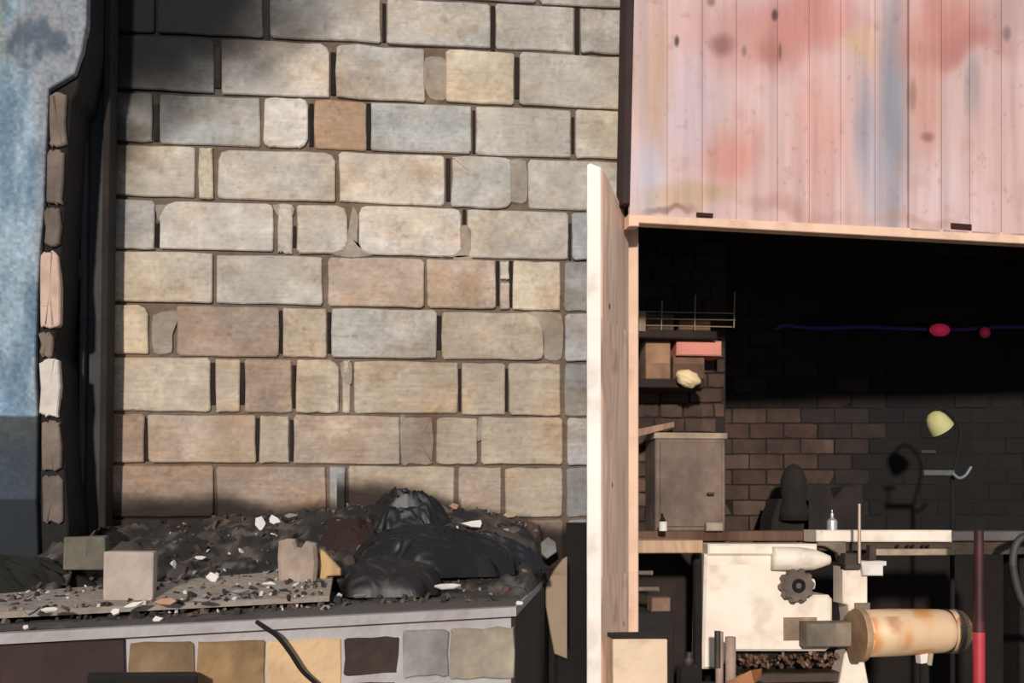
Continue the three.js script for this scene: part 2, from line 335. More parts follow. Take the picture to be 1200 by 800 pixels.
{
  const g = slab(BF, [[-120, -230], [108, -230], [104, 30], [99, 62], [90, 90], [60, 108], [57, 170], [54, 250], [50, 292], [47, 340], [45, 400], [44, 440], [47, 490], [46, 585], [48, 640], [50, 1020], [-120, 1020]], 0.05, 0.004, false, 0.03);
  const p = g.attributes.position, uv = g.attributes.uv; const [sA, yA] = BF.hit(-60, 720), [sB, yB] = BF.hit(110, -40);
  for (let i = 0; i < p.count; i++) uv.setXY(i, (p.getX(i) - BF.O[0] - sA) / (sB - sA), (p.getY(i) - yA) / (yB - yA));
  add('plaster_layer', g, blueMat, wallLeft, true).userData.label = 'blue painted plaster with a dark painted base';
}
const edgeTones = [mat([206, 180, 166], { map: lightGrime, b: 0.006 }), mat([212, 206, 200], { map: lightGrime, b: 0.006 }), mat([138, 124, 116], { map: grimeMap, b: 0.006 }), mat([150, 134, 122], { map: grimeMap, b: 0.006 })];
for (const [x0, y0, x1, y1, t] of [[59, 112, 78, 172, 3], [57, 178, 75, 240, 2], [54, 246, 72, 288, 2], [50, 296, 71, 384, 0], [48, 390, 62, 418, 3], [49, 422, 71, 488, 1], [50, 494, 72, 552, 3], [50, 558, 75, 612, 2]]) {
  const a = BF.hit(x0, y1), b = BF.hit(x1, y0); add('stone', stoneGeo(BF, a[0], a[1], b[0], b[1], { out: 0.018, jit: 0.006, round: 0.2 }), edgeTones[t], wallLeft, true);
}

// dark steel column in front of the stone wall
{
  const g = group('steel_column'), fr = frame(4.1), lean = [[0, -60], [0, 0]];
  const strip = (x0, x1, depth, out, m, name) => add(name, slab(fr, [[x0 + 6, -200], [x1 + 6, -200], [x1 - 4, 640], [x1 - 4, 960], [x0 - 4, 960], [x0 - 4, 640]], depth, 0.003, false, out), m, g);
  strip(94, 100, 0.1, 0, M.steel, 'flange'); strip(100, 120, 0.03, -0.04, mat([58, 60, 66], { map: grimeMap, r: 0.7 }), 'web'); strip(119, 127, 0.1, 0.0, M.char, 'flange');
  add('hinge_lug', rect(fr, 79, 303, 95, 327, 0.04, 0.004, 0), M.steel, g);
  tag(g, 'dark sooty steel column standing between the blue wall and the stone wall', 'column');
}

// ================================================================ FLOOR
const floorMat = mat([128, 118, 108], { map: grimeMap, b: 0.006 });
struct(add('floor', box(14, 0.1, 15, [0, -0.05, -1.5], [0, 0, 0], 0.001), floorMat));

// ================================================================ THE BENCH
const TOP = 0.98, bR = P3(605, 712, 2.9), bL0 = P3(0, 742, 2.62);
const fdir = new THREE.Vector3(bR.x - bL0.x, 0, bR.z - bL0.z).normalize(), bL = bL0.clone().addScaledVector(fdir, -0.55); bL.y = bL0.y - 0.012;
const zB = -WD + 0.032, backR = new THREE.Vector3(P3(640, 600, 4.2).x, TOP, zB), backL = new THREE.Vector3(-2.6, TOP, zB);
const V = (x, y, z) => new THREE.Vector3(x, y, z), at0 = (p, y) => V(p.x, y, p.z);
const bench = struct(group('masonry_bench'));
delete bench.userData.kind;
const inset = 0.03, nrm = V(-fdir.z, 0, fdir.x);           // points toward the viewer
const bodyF = (p) => p.clone().addScaledVector(nrm, -inset);
const LIP = 0.026;
{
  const a = bodyF(bL), b = bodyF(bR).addScaledVector(fdir, -0.006), c = backR.clone(), d = backL.clone();
  const mort = mat([186, 184, 187], { map: lightGrime, b: 0.006 });
  // plan of the bench: it is notched round the column and the blue wall
  const nx = PY(131, TOP, WD).x, zN = -3.86;
  const plan = (f0, f1, y0, hl, hr) => {
    const pts = [[f0.x, f0.z], [f1.x, f1.z], [c.x, c.z], [nx, c.z], [nx, zN], [d.x, zN]];
    const g = new THREE.ExtrudeGeometry(new THREE.Shape(pts.map(([x, z]) => new THREE.Vector2(x, -z))), { depth: 1, bevelEnabled: false }); g.rotateX(-Math.PI / 2);
    const p = g.attributes.position;
    for (let i = 0; i < p.count; i++) { const up = p.getY(i) > 0.5, left = Math.abs(p.getX(i) - f0.x) < 1e-4 && Math.abs(p.getZ(i) - f0.z) < 1e-4; p.setY(i, up ? (left ? hl : hr) : typeof y0 === 'function' ? y0(left) : y0); }
    g.computeVertexNormals(); return g;
  };
  add('masonry_core', plan(a, b, 0, bL.y - LIP, TOP - LIP), mort, bench);
  add('top_slab', plan(bL, bR, (left) => (left ? bL.y : TOP) - LIP, bL.y, TOP), mat([176, 173, 176], { map: lightGrime, b: 0.006 }), bench).userData.label = 'grey concrete slab with a rough lip';
  // sooty skin, darkened for the shade on the end facing the doorway
  const e0 = b.clone(), e1 = c.clone(), en = V(-(e1.z - e0.z), 0, e1.x - e0.x).normalize().multiplyScalar(0.012); if (en.x < 0) en.negate();
  add('end_face', hexa([at0(e0, 0), at0(e0.clone().add(en), 0), at0(e1.clone().add(en), 0), at0(e1, 0), at0(e0, b.y - LIP), at0(e0.clone().add(en), b.y - LIP), at0(e1.clone().add(en), TOP - LIP), at0(e1, TOP - LIP)]), mat([64, 52, 46], { map: grimeMap, b: 0.006 }), bench);
}
{
  // stones of the bench front, on the plane of the front face
  const yaw = Math.atan2(-fdir.z, fdir.x), o = bodyF(bL0), c = Math.cos(yaw), s = Math.sin(yaw), u = [c, 0, -s], n = [s, 0, c];
  const fr = { O: [o.x, 0, o.z], u, n, basis: new THREE.Matrix4().makeBasis(V(...u), V(0, 1, 0), V(...n)).setPosition(o.x, 0, o.z) };
  fr.hit = (px, py) => { const r = ray(px, py), t = (fr.O[0] * n[0] + fr.O[2] * n[2]) / (r[0] * n[0] + r[2] * n[2]), x = r[0] * t - fr.O[0], z = r[2] * t - fr.O[2]; return [x * u[0] + z * u[2], EYE + r[1] * t]; };
  fr.world = (s2, y, out = 0) => V(fr.O[0] + u[0] * s2 + n[0] * out, y, fr.O[2] + u[2] * s2 + n[2] * out);
  const tones = { tan: mat([206, 168, 122], { map: grimeMap, b: 0.006 }), buff: mat([222, 190, 150], { map: lightGrime, b: 0.006 }), brown: mat([164, 136, 106], { map: grimeMap, b: 0.006 }), grey: mat([176, 174, 172], { map: grimeMap, b: 0.006 }), pale: mat([196, 186, 168], { map: grimeMap, b: 0.006 }), burnt: mat([78, 64, 56], { map: grimeMap, b: 0.008 }) };  // burnt paints the dark of a hole where a stone is missing
  for (const [x0, y0, x1, y1, t] of [[150, 750, 229, 830, 'brown'], [231, 748, 311, 830, 'tan'], [313, 747, 400, 830, 'buff'], [403, 746, 467, 793, 'burnt'], [402, 798, 464, 870, 'burnt'], [471, 736, 525, 794, 'grey'], [472, 798, 524, 870, 'grey'], [528, 734, 602, 797, 'pale'], [529, 801, 600, 870, 'pale'], [232, 836, 396, 900, 'tan']]) {
    const a = fr.hit(x0, y1), b = fr.hit(x1, y0); add('stone', stoneGeo(fr, a[0], a[1], b[0], b[1], { out: 0.006, jit: 0.004 }), tones[t], bench, true);
  }
  add('fire_opening_plate', slab(fr, [[-60, 757], [146, 748], [150, 900], [-60, 900]], 0.02, 0.003, false, 0.012), mat([66, 44, 42], { map: grimeMap, r: 0.8 }), bench).userData.label = 'dark rust-brown sheet closing the left part of the front';
  const beam = add('charred_beam', slab(fr, [[106, 786], [230, 785], [231, 830], [106, 830]], 0.09, 0.006, false, 0.11), M.black);
  tag(beam, 'black charred beam end low in front of the stone bench', 'beam');
  const pts = [[309, 733], [322, 742], [338, 762], [352, 783], [368, 798], [392, 822], [420, 860]].map(([x, y]) => { const [a, b] = fr.hit(x, y); return fr.world(a, b, y < 745 ? 0.05 : 0.042); });
  pts.unshift(fr.world(fr.hit(300, 727)[0], fr.hit(300, 727)[1], 0.03));
  tag(add('cable', tube(pts, 0.0062, 50), M.black), 'black cable hanging down the front of the stone bench', 'cable');
}
tag(bench, 'low bench of limestone blocks under a grey concrete slab, covered with burnt rubble', 'bench');

// ================================================================ RUBBLE ON THE BENCH
const keys = (arr, x) => { for (let i = 1; i < arr.length; i++) if (x <= arr[i][0]) { const t = (x - arr[i - 1][0]) / (arr[i][0] - arr[i - 1][0]); return mix(arr[i - 1][1], arr[i][1], Math.max(0, t)); } return arr[arr.length - 1][1]; };
const crest = [[-100, 662], [20, 655], [70, 640], [130, 618], [200, 616], [280, 608], [340, 604], [395, 596], [440, 592], [520, 596], [570, 602], [610, 611], [645, 626], [680, 650]];
const heapH = (px0, v) => { const px = px0 < 100 ? px0 * 0.95 + 36 : mix(131, 640, (px0 - 100) / 504);                    // rubble height above the slab, v = 0 at the front edge .. 1 at the wall
  const top = EYE + (600 - keys(crest, px)) * 4.15 / F - TOP;
  return top * ss(0.3, 0.97, v) + 0.006;
};
const backPx = (px) => (px < 100 ? px * 0.95 + 36 : mix(131, 640, (px - 100) / 504));
const slabPt = (px, v) => {
  const f = (px - (-107)) / (605 + 107), a = V(mix(bL.x, bR.x, f), mix(bL.y, bR.y, f), mix(bL.z, bR.z, f)), b = px < 100 ? PY(backPx(px), TOP, 3.84) : PY(backPx(px), TOP, WD - 0.032);
  return V(mix(a.x, b.x, v), mix(a.y, b.y, v), mix(a.z, b.z - 0, v));
};
const heapPt = (px, v, lift = 0) => { const p = slabPt(px, v), n = fbm(p.x * 14, p.z * 14, 121, 4) - 0.5, m = Math.abs(fbm(p.x * 30, p.z * 30, 131, 3) - 0.5); p.y += Math.max(0.002, heapH(px, v) + (n * 0.09 - m * 0.05) * ss(0.12, 0.4, v) * ss(1.1, 0.9, v)) + lift; return p; };
{
  const nu = 150, nv = 70, pos = [], idx = [], col = [];
  for (let j = 0; j <= nv; j++) for (let i = 0; i <= nu; i++) {
    const px = mix(-107, 604, i / nu), v = mix(0.03, 1, j / nv), edge = Math.min(i, nu - i, j);
    const p = heapPt(px, v); if (edge === 0) p.y = slabPt(px, v).y + 0.001; pos.push(p.x, p.y, p.z);
    const k = fbm(p.x * 9, p.z * 9, 141, 4), q = fbm(p.x * 26, p.z * 26, 149, 3);
    let c = mix3([0.012, 0.010, 0.009], [0.06, 0.045, 0.036], ss(0.4, 0.7, k)); c = mix3(c, [0.16, 0.14, 0.125], ss(0.56, 0.75, q) * 0.6);
    c = mix3(c, [0.09, 0.078, 0.066], ss(0.4, 0.12, v) * (px > 330 ? 1 : 0.6)); c = mix3(c, [0.09, 0.05, 0.035], ss(0.8, 0.95, v) * ss(480, 560, px) * ss(0.4, 0.6, k));
    col.push(...c);
  }
  for (let j = 0; j < nv; j++) for (let i = 0; i < nu; i++) { const a = j * (nu + 1) + i, b = a + nu + 1; idx.push(a, a + 1, b + 1, a, b + 1, b); }
  const g = new THREE.BufferGeometry(); g.setAttribute('position', new THREE.Float32BufferAttribute(pos, 3)); g.setAttribute('color', new THREE.Float32BufferAttribute(col, 3)); g.setIndex(idx); g.computeVertexNormals();
  const m = new THREE.MeshStandardMaterial({ vertexColors: true, roughness: 0.95, bumpMap, bumpScale: 0.006 });
  const h = add('debris_heap', g, m); tag(h, 'dark heap of ash and burnt rubble spread along the bench against the wall', 'rubble', null, 'stuff');
}
const PLANK = [];
// long pale plank lying on the slab, its right end propped on rubble
{
  const a = P3(-60, 720, 2.72), b = P3(386, 698, 3.06), c = P3(392, 664, 3.4), d = P3(-60, 700, 2.98), th = 0.016;
  const dn = (p) => V(p.x, p.y - th, p.z), fl = (p) => Math.max(p.y, TOP + th - 0.012);
  for (const p of [a, d]) p.y = Math.max(p.y, TOP + 0.004);
  PLANK.push(a, b, c, d);
  tag(add('plank', hexa([dn(a), dn(b), dn(c), dn(d), a, b, c, d]), mat([158, 147, 137], { map: lightGrime, b: 0.008 })), 'long pale ash-covered plank lying along the bench under the two blocks', 'plank');
}
const plankPt = (s2, t) => { const [a, b, c, d] = PLANK, lo = a.clone().lerp(b, s2), hi = d.clone().lerp(c, s2); return lo.lerp(hi, t); };
{
  const base = shard(1, 1, 0.35, V(0, 0, 0), [0, 0, 0], 5, 0.5), N = 1500;
  const im = new THREE.InstancedMesh(boxUV(base), new THREE.MeshStandardMaterial({ roughness: 0.9 }), N), q = rng(19), m4 = new THREE.Matrix4(), e = new THREE.Euler();
  const tones = [[0.02, 0.018, 0.016], [0.035, 0.028, 0.024], [0.07, 0.055, 0.045], [0.13, 0.1, 0.08], [0.25, 0.22, 0.2], [0.12, 0.05, 0.035], [0.5, 0.47, 0.44]];
  for (let k = 0; k < N; k++) {
    const onPlank = k >= 1050; const left = q() < 0.45, px = left ? mix(-90, 400, q()) : mix(180, 600, q()), v = left ? mix(0.08, 0.5, q()) : mix(0.15, 0.97, q()), p = onPlank ? plankPt(q() * 0.86 + 0.12, q()) : heapPt(px, v, 0.004), sz = mix(0.008, onPlank ? 0.03 : 0.036, q() * q());
    e.set(-Math.PI / 2 + (q() - 0.5) * 1.6, q() * 6, (q() - 0.5) * 1.6); m4.makeRotationFromEuler(e).scale(new THREE.Vector3(sz * mix(0.7, 2.2, q()), sz, sz)).setPosition(p);
    im.setMatrixAt(k, m4); const w = q(); im.setColorAt(k, new THREE.Color().setRGB(...tones[onPlank ? (w < 0.3 ? 0 : w < 0.48 ? 1 : w < 0.6 ? 2 : w < 0.7 ? 3 : w < 0.84 ? 4 : w < 0.9 ? 5 : 6) : (w < 0.25 ? 0 : w < 0.48 ? 1 : w < 0.68 ? 2 : w < 0.82 ? 3 : w < 0.88 ? 4 : w < 0.95 ? 5 : 6)]));
  }
  im.name = 'debris_chips'; im.castShadow = im.receiveShadow = true; scene.add(im);
  im.userData = { label: 'small dark and grey burnt chips strewn over the bench', category: 'chips', kind: 'stuff' };
}
// pale building blocks on the bench
function block(px0, py0, px1, py1, D, depth, m, label, turn) {
  const f = frame(D), a = f.hit(px0, py1), b = f.hit(px1, py0), w = b[0] - a[0], h = b[1] - a[1], o = f.world((a[0] + b[0]) / 2, (a[1] + b[1]) / 2, -depth / 2);
  const g = new RoundedBoxGeometry(w, h, depth, 2, 0.006), p = g.attributes.position, q = rng(Math.round(px0 * 13));
  for (let i = 0; i < p.count; i++) p.setXYZ(i, p.getX(i) + (vn(p.getX(i) * 40 + px0, p.getY(i) * 40, 7) - 0.5) * 0.006, p.getY(i) + (vn(p.getX(i) * 30, p.getZ(i) * 30 + px0, 8) - 0.5) * 0.007, p.getZ(i));
  g.computeVertexNormals(); g.rotateY(turn); g.translate(o.x, o.y, o.z);
  return tag(add('stone_block', g, m), label, 'block');
}
block(70, 629, 118, 668, 3.3, 0.14, mat([128, 124, 112], { map: grimeMap, b: 0.006 }), 'greenish grey stone block lying in the dark rubble beside the blue wall', 0.2);
block(117, 646, 175, 706, 2.92, 0.13, mat([190, 178, 170], { map: lightGrime, b: 0.006 }), 'pale grey square stone block standing upright on the plank', 0.16);
tag(add('plaster_lump', slab(frame(3.2), [[326, 634], [336, 631], [345, 632], [348, 641], [353, 642], [358, 634], [370, 637], [372, 660], [369, 691], [350, 693], [327, 684], [325, 655]], 0.09, 0.01), mat([214, 192, 178], { map: grimeMap, b: 0.01 })), 'chipped pinkish plaster lump standing at the right end of the plank', 'plaster');

// larger fragments lying about, each one a thing
const PALE = mat([225, 222, 220], { map: lightGrime }), GREYP = mat([158, 158, 160], { map: grimeMap }), CREAMP = mat([224, 200, 164], { map: grimeMap }), PINKP = mat([206, 160, 136], { map: grimeMap }), TANP = mat([170, 146, 122], { map: grimeMap });
function piece(name, px, py, v, wpx, hpx, m, rot, label, cat, flat = 0.25) {
  const p = heapPt(Math.min(px, 600), v), z = (p.x * SY - p.z * CY), k = z / F, r = ray(px, py), t = p.z / r[2];
  const y = Math.max(EYE + r[1] * t, slabPt(Math.min(px, 604), v).y + 0.01);
  const w = wpx * k, h = hpx * k;
  tag(add(name, shard(w, h, Math.max(0.006, Math.min(w, h) * flat), V(r[0] * t, y, p.z + 0.03), [rot[0], rot[1], rot[2]], Math.round(px * 7 + py), 0.45), m), label, cat);
}
const tilt = -0.35;
[
  ['plaster_flake', 307, 613, 0.86, 13, 19, PALE, [tilt, 0.2, 0.4], 'small white plaster flake standing at the left end of the crest of rubble', 'flake'],
  ['plaster_flake', 323, 610, 0.86, 16, 12, PALE, [tilt, 0.1, -0.3], 'ragged white flake just right of the leftmost flake on the rubble crest', 'flake'],
  ['plaster_flake', 342, 604, 0.9, 15, 6, GREYP, [tilt, 0.1, 0.05], 'thin flat grey flake lying on the rubble crest above the pinkish lump', 'flake'],
  ['tile_piece', 374, 617, 0.84, 13, 26, PALE, [tilt, 0.2, -0.7], 'long white tile splinter tilted above the pinkish plaster lump', 'tile piece'],
  ['tile_piece', 391, 627, 0.8, 9, 20, GREYP, [tilt, 0.2, -0.8], 'small grey tile splinter beside the tilted white one', 'tile piece'],
  ['plaster_flake', 407, 665, 0.56, 18, 9, CREAMP, [tilt, 0, 0.1], 'cream flake lying right of the yellowish wooden wedge', 'flake'],
  ['plaster_lump', 317, 688, 0.3, 20, 14, PALE, [tilt, 0.3, 0.2], 'white plaster lump at the foot of the pinkish lump on the plank', 'plaster'],
  ['plaster_lump', 252, 676, 0.32, 14, 12, PALE, [tilt, 0.1, 0.05], 'small white square lump on the middle of the plank', 'plaster'],
  ['tile_piece', 236, 653, 0.62, 17, 5, PALE, [tilt, 0, 0.03], 'thin white strip in the dark rubble behind the plank', 'tile piece'],
  ['tile_piece', 207, 661, 0.52, 5, 13, GREYP, [tilt, 0, 0.1], 'narrow upright grey sliver right of the upright square block', 'tile piece'],
  ['brick_piece', 273, 620, 0.9, 34, 24, mat([122, 96, 80], { map: grimeMap }), [-0.2, 0.2, 0.05], 'brown sooty stone piece lying against the wall at the left of the rubble crest', 'stone piece'],
  ['tile_piece', 555, 614, 0.78, 27, 10, PALE, [tilt, 0.1, 0.03], 'bright white flat tile piece behind the crumpled black plastic', 'tile piece'],
  ['plaster_flake', 532, 593, 0.93, 13, 8, PINKP, [tilt, 0, 0.1], 'small pinkish flake against the wall right of the black hump', 'flake'],
  ['plaster_flake', 597, 603, 0.93, 18, 8, CREAMP, [tilt, 0, -0.05], 'cream flake against the wall at the right end of the rubble', 'flake'],
  ['plaster_flake', 612, 616, 0.9, 9, 6, TANP, [tilt, 0, 0.3], 'tiny tan flake just below the cream one at the right end', 'flake'],
  ['stone_piece', 641, 640, 0.93, 22, 26, GREYP, [-0.2, 0.2, 0.5], 'grey angular stone at the right back corner of the bench', 'stone piece'],
  ['tile_piece', 524, 686, 0.3, 30, 8, PALE, [-0.9, 0, 0.03], 'bright white strip lying alone on the bare front of the slab', 'tile piece'],
  ['tile_piece', 421, 697, 0.22, 16, 5, GREYP, [-0.9, 0, 0.05], 'small grey strip on the slab right of the plank', 'tile piece'],
  ['tile_piece', 63, 713, 0.13, 24, 6, PALE, [-0.7, 0, 0.02], 'pale strip lying near the left end of the plank', 'tile piece'],
  ['plaster_lump', 42, 712, 0.14, 17, 14, GREYP, [-0.5, 0.3, 0.3], 'grey plaster lump beside the pale strip near the left end of the plank', 'plaster'],
  ['plaster_lump', 36, 733, 0.08, 8, 6, PALE, [-0.5, 0.2, 0.1], 'tiny white crumb on the slab lip at the left', 'plaster'],
  ['plaster_lump', 188, 724, 0.08, 12, 7, PALE, [-0.5, 0.2, 0.05], 'small white crumb on the slab edge below the upright block', 'plaster'],
  ['plaster_lump', 139, 715, 0.1, 10, 9, PALE, [-0.5, 0.2, 0.3], 'white crumb at the foot of the upright square block', 'plaster'],
  ['tile_piece', 158, 708, 0.13, 26, 7, PALE, [-0.6, 0, 0.3], 'white sliver leaning in front of the upright square block', 'tile piece'],
  ['brick_piece', 195, 704, 0.14, 26, 9, PINKP, [-0.6, 0.1, 0.02], 'flat pinkish piece on the plank right of the upright block', 'brick piece'],
  ['tile_piece', 238, 702, 0.14, 22, 6, GREYP, [-0.6, 0, -0.1], 'grey sliver on the front edge of the plank below the white square lump', 'tile piece'],
  ['tile_piece', 283, 692, 0.2, 20, 6, GREYP, [-0.6, 0, 0.05], 'grey sliver on the plank left of the white plaster lump', 'tile piece'],
  ['plaster_lump', 607, 713, 0.05, 9, 6, PALE, [-0.5, 0.2, 0.05], 'tiny white crumb at the right front corner of the slab', 'plaster'],
].forEach((a) => piece(...a));
{
  const f = frame(3.25), g = slab(f, [[375, 643], [380, 646], [399, 667], [399, 674], [384, 675], [374, 690], [373, 660]], 0.05, 0.004);
  tag(add('wood_wedge', g, mat([214, 188, 140], { map: woodMap })), 'yellowish wooden wedge leaning at the right side of the pinkish lump', 'wedge');
}
// crumpled, half-molten black plastic
function crumple(name, cx, D, rx, rz, yBase, hgt, seed, m, label, cat, lean = 0) {
  const n = 110, pos = [], idx = [], c = PY(cx, yBase, D);
  for (let j = 0; j <= n; j++) for (let i = 0; i <= n; i++) {
    const a = i / n * 2 - 1, b = j / n * 2 - 1, d = Math.min(1, Math.hypot(a, b)), e = Math.sqrt(Math.max(0, 1 - d * d));
    const k = Math.hypot(a, b) > 1 ? 1 / Math.hypot(a, b) : 1, wob = 1 + 0.18 * (fbm(a * 2 + seed, b * 2, seed, 2) - 0.5) * 2;
    const wx = (fbm(a * 1.5 + seed, b * 1.5, seed + 5, 2) - 0.5) * 1.6, rid = 1 - Math.abs(vn(a * 1.3 + seed, b * 4 + wx * 2, seed + 3) - 0.5) * 3, crease = 1 - Math.abs(fbm(a * 2.2 + wx + seed, b * 8 + wx * 4, seed + 15, 3) - 0.5) * 6, fine = fbm(a * 3 + wx, b * 9 + wx * 3, seed + 9, 3) + 0.28 * crease;
    pos.push(c.x + a * k * rx * wob, yBase + e * hgt * (0.68 + 0.2 * rid + 0.26 * fine) + lean * a * e, c.z + b * k * rz * wob);
  }
  for (let j = 0; j < n; j++) for (let i = 0; i < n; i++) { const a = j * (n + 1) + i, b = a + n + 1; idx.push(a, b, b + 1, a, b + 1, a + 1); }
  const g = new THREE.BufferGeometry(); g.setAttribute('position', new THREE.Float32BufferAttribute(pos, 3)); g.setIndex(idx); g.computeVertexNormals();
  const q = g.toNonIndexed(); tag(add(name, q, m), label, cat);
}
crumple('plastic_bundle', 478, 3.95, 0.2, 0.16, 1.08, 0.24, 12, mat([26, 26, 29], { r: 0.48, map: grimeMap }), 'domed bundle of charred black plastic against the stone wall', 'plastic');
crumple('plastic_sheet', 505, 3.6, 0.29, 0.17, 1.03, 0.17, 25, M.plasticBlack, 'crumpled glossy black plastic sheet in front of the domed bundle', 'plastic', 0.0);
crumple('plastic_sheet', 565, 3.74, 0.23, 0.15, 1.03, 0.15, 37, mat([26, 29, 38], { r: 0.34, map: grimeMap }), 'bluish black plastic sheet lying at the right of the crumpled pile', 'plastic', -0.03);
crumple('plastic_sheet', 455, 3.36, 0.2, 0.15, 0.985, 0.12, 43, mat([34, 30, 29], { r: 0.5, map: grimeMap }), 'dull sooty black sheet at the left front foot of the crumpled pile', 'plastic');
crumple('charred_cloth', 412, 3.75, 0.13, 0.12, 1.03, 0.2, 51, mat([64, 40, 33], { r: 0.95, map: grimeMap }), 'rust-brown charred cloth lump left of the black plastic pile', 'cloth');
crumple('burnt_lump', 230, 3.8, 0.16, 0.12, 1.02, 0.12, 61, mat([44, 34, 31], { r: 0.95, map: grimeMap }), 'dark brown burnt lump behind the middle of the plank', 'lump');
crumple('burnt_lump', 20, 3.4, 0.24, 0.2, 0.97, 0.14, 67, mat([38, 36, 31], { r: 0.95, map: grimeMap }), 'black burnt lump at the foot of the blue wall', 'lump');

// ---------------------------------------------------------------- pale board and dark gap between bench and door post
{
  const f = frame(4.0), g = slab(f, [[665, 652], [665, 772], [650, 766], [645, 740], [640, 710], [640, 686], [650, 668], [660, 655]], 0.03, 0.004);
  const h = add('plaster_board', g, mat([156, 138, 118], { map: lightGrime, b: 0.002 }));
  // what it stands on: a sooty stub of masonry beside the bench
  const st = add('masonry_stub', rect(frame(4.05), 654, 762, 690, 1010, 0.13, 0.01), M.soot);
  tag(h, 'pale rounded plaster board fragment standing between the bench and the door post', 'board');
  tag(st, 'black sooty masonry stub low between the bench and the door post', 'masonry');
  const dk = add('gap_board', rect(frame(4.19), 664, 612, 692, 1000, 0.02, 0.004), M.soot);  // black board added to stand in for the dark of the gap
  tag(dk, 'upright black board added for the dark of the gap behind the wooden door leaf', 'board');
}

// ================================================================ WOODEN DOOR LEAF / POST
{
  const g = group('wooden_post'), zn = P3(705, 600, 3.9), zf = P3(736, 600, 4.19), d = V(zf.x - zn.x, 0, zf.z - zn.z), L = d.length(); d.normalize();
  const nl = V(d.z, 0, -d.x); if (nl.x > 0) nl.negate();          // toward the left
  const th = 0.056, yT = EYE + 407 * 3.9 / F;
  const prof = [[0, -0.003], [L, -0.003], [L, yT - 0.105], [L * 0.84, yT - 0.10], [L * 0.72, yT - 0.035], [L * 0.62, yT - 0.075], [L * 0.3, yT - 0.03], [0.03, yT - 0.004], [0, yT]];
  const sh = new THREE.Shape(prof.map(([a, b]) => new THREE.Vector2(a, b + 0.003))), geo = new THREE.ExtrudeGeometry(sh, { depth: th, bevelEnabled: true, bevelThickness: 0.003, bevelSize: 0.003, bevelOffset: -0.003, bevelSegments: 1 });
  geo.applyMatrix4(new THREE.Matrix4().makeBasis(d, V(0, 1, 0), new THREE.Vector3().crossVectors(d, V(0, 1, 0))));
  const cr = new THREE.Vector3().crossVectors(d, V(0, 1, 0)), shift = cr.dot(nl) > 0 ? 0 : -th; geo.translate(zn.x + cr.x * shift, 0, zn.z + cr.z * shift);
  add('board', geo, M.wood, g);
  // strip on the front edge, its white painting in the light it catches
  const fe = frame(3.885), b2 = slab(fe, [[688, 193], [692, 191], [704, 196], [705, 1000], [688, 1000]], 0.012, 0.002); add('lit_edge', b2, M.woodLit, g).userData.label = 'white front edge, painted for the light on it';
  for (const [t, y, w, h] of [[0.35, 568, 0.014, 0.03], [0.8, 735, 0.012, 0.03], [0.25, 360, 0.02, 0.025]]) {
    const p = zn.clone().addScaledVector(d, L * t); p.y = EYE + (600 - y) * 4.05 / F; p.addScaledVector(nl, -0.0005);
    const k = new THREE.SphereGeometry(1, 10, 6); k.scale(0.003, h / 2, w / 2); k.rotateY(Math.atan2(nl.z, -nl.x) * -1); k.translate(p.x, p.y, p.z); add('knot', k, mat([70, 44, 36]), g);
  }
  tag(g, 'tall weathered wooden door board with an edge painted lit and a splintered top', 'door board');
}
// door frame: jamb and lintel trim
const PF = frame(4.06, Math.atan(0.233) - YAW, 742);
const trimMat = mat([240, 206, 182], { map: lightGrime, b: 0.002 });
struct(add('trim_1', rect(frame(4.22), 735.5, 251, 748.5, 1010, 0.09, 0.005), trimMat), 'pale painted jamb of the workshop opening');
{
  const t2 = struct(add('trim_2', slab(PF, [[736, 252], [1408, 284], [1408, 297.5], [748, 262], [748, 266], [736, 266]], 0.06, 0.003, false, 0.012), trimMat), 'pale edge strip under the pink cladding');
  for (const [x0, y0, x1, y1] of [[1112, 262, 1136, 269], [815, 249.5, 834, 254]]) add('rust_hole', rect(PF, x0, y0 + 1, x1, y1 + 1, 0.01, 0.002, 0.017), mat([74, 34, 26], { map: grimeMap }), t2);
}

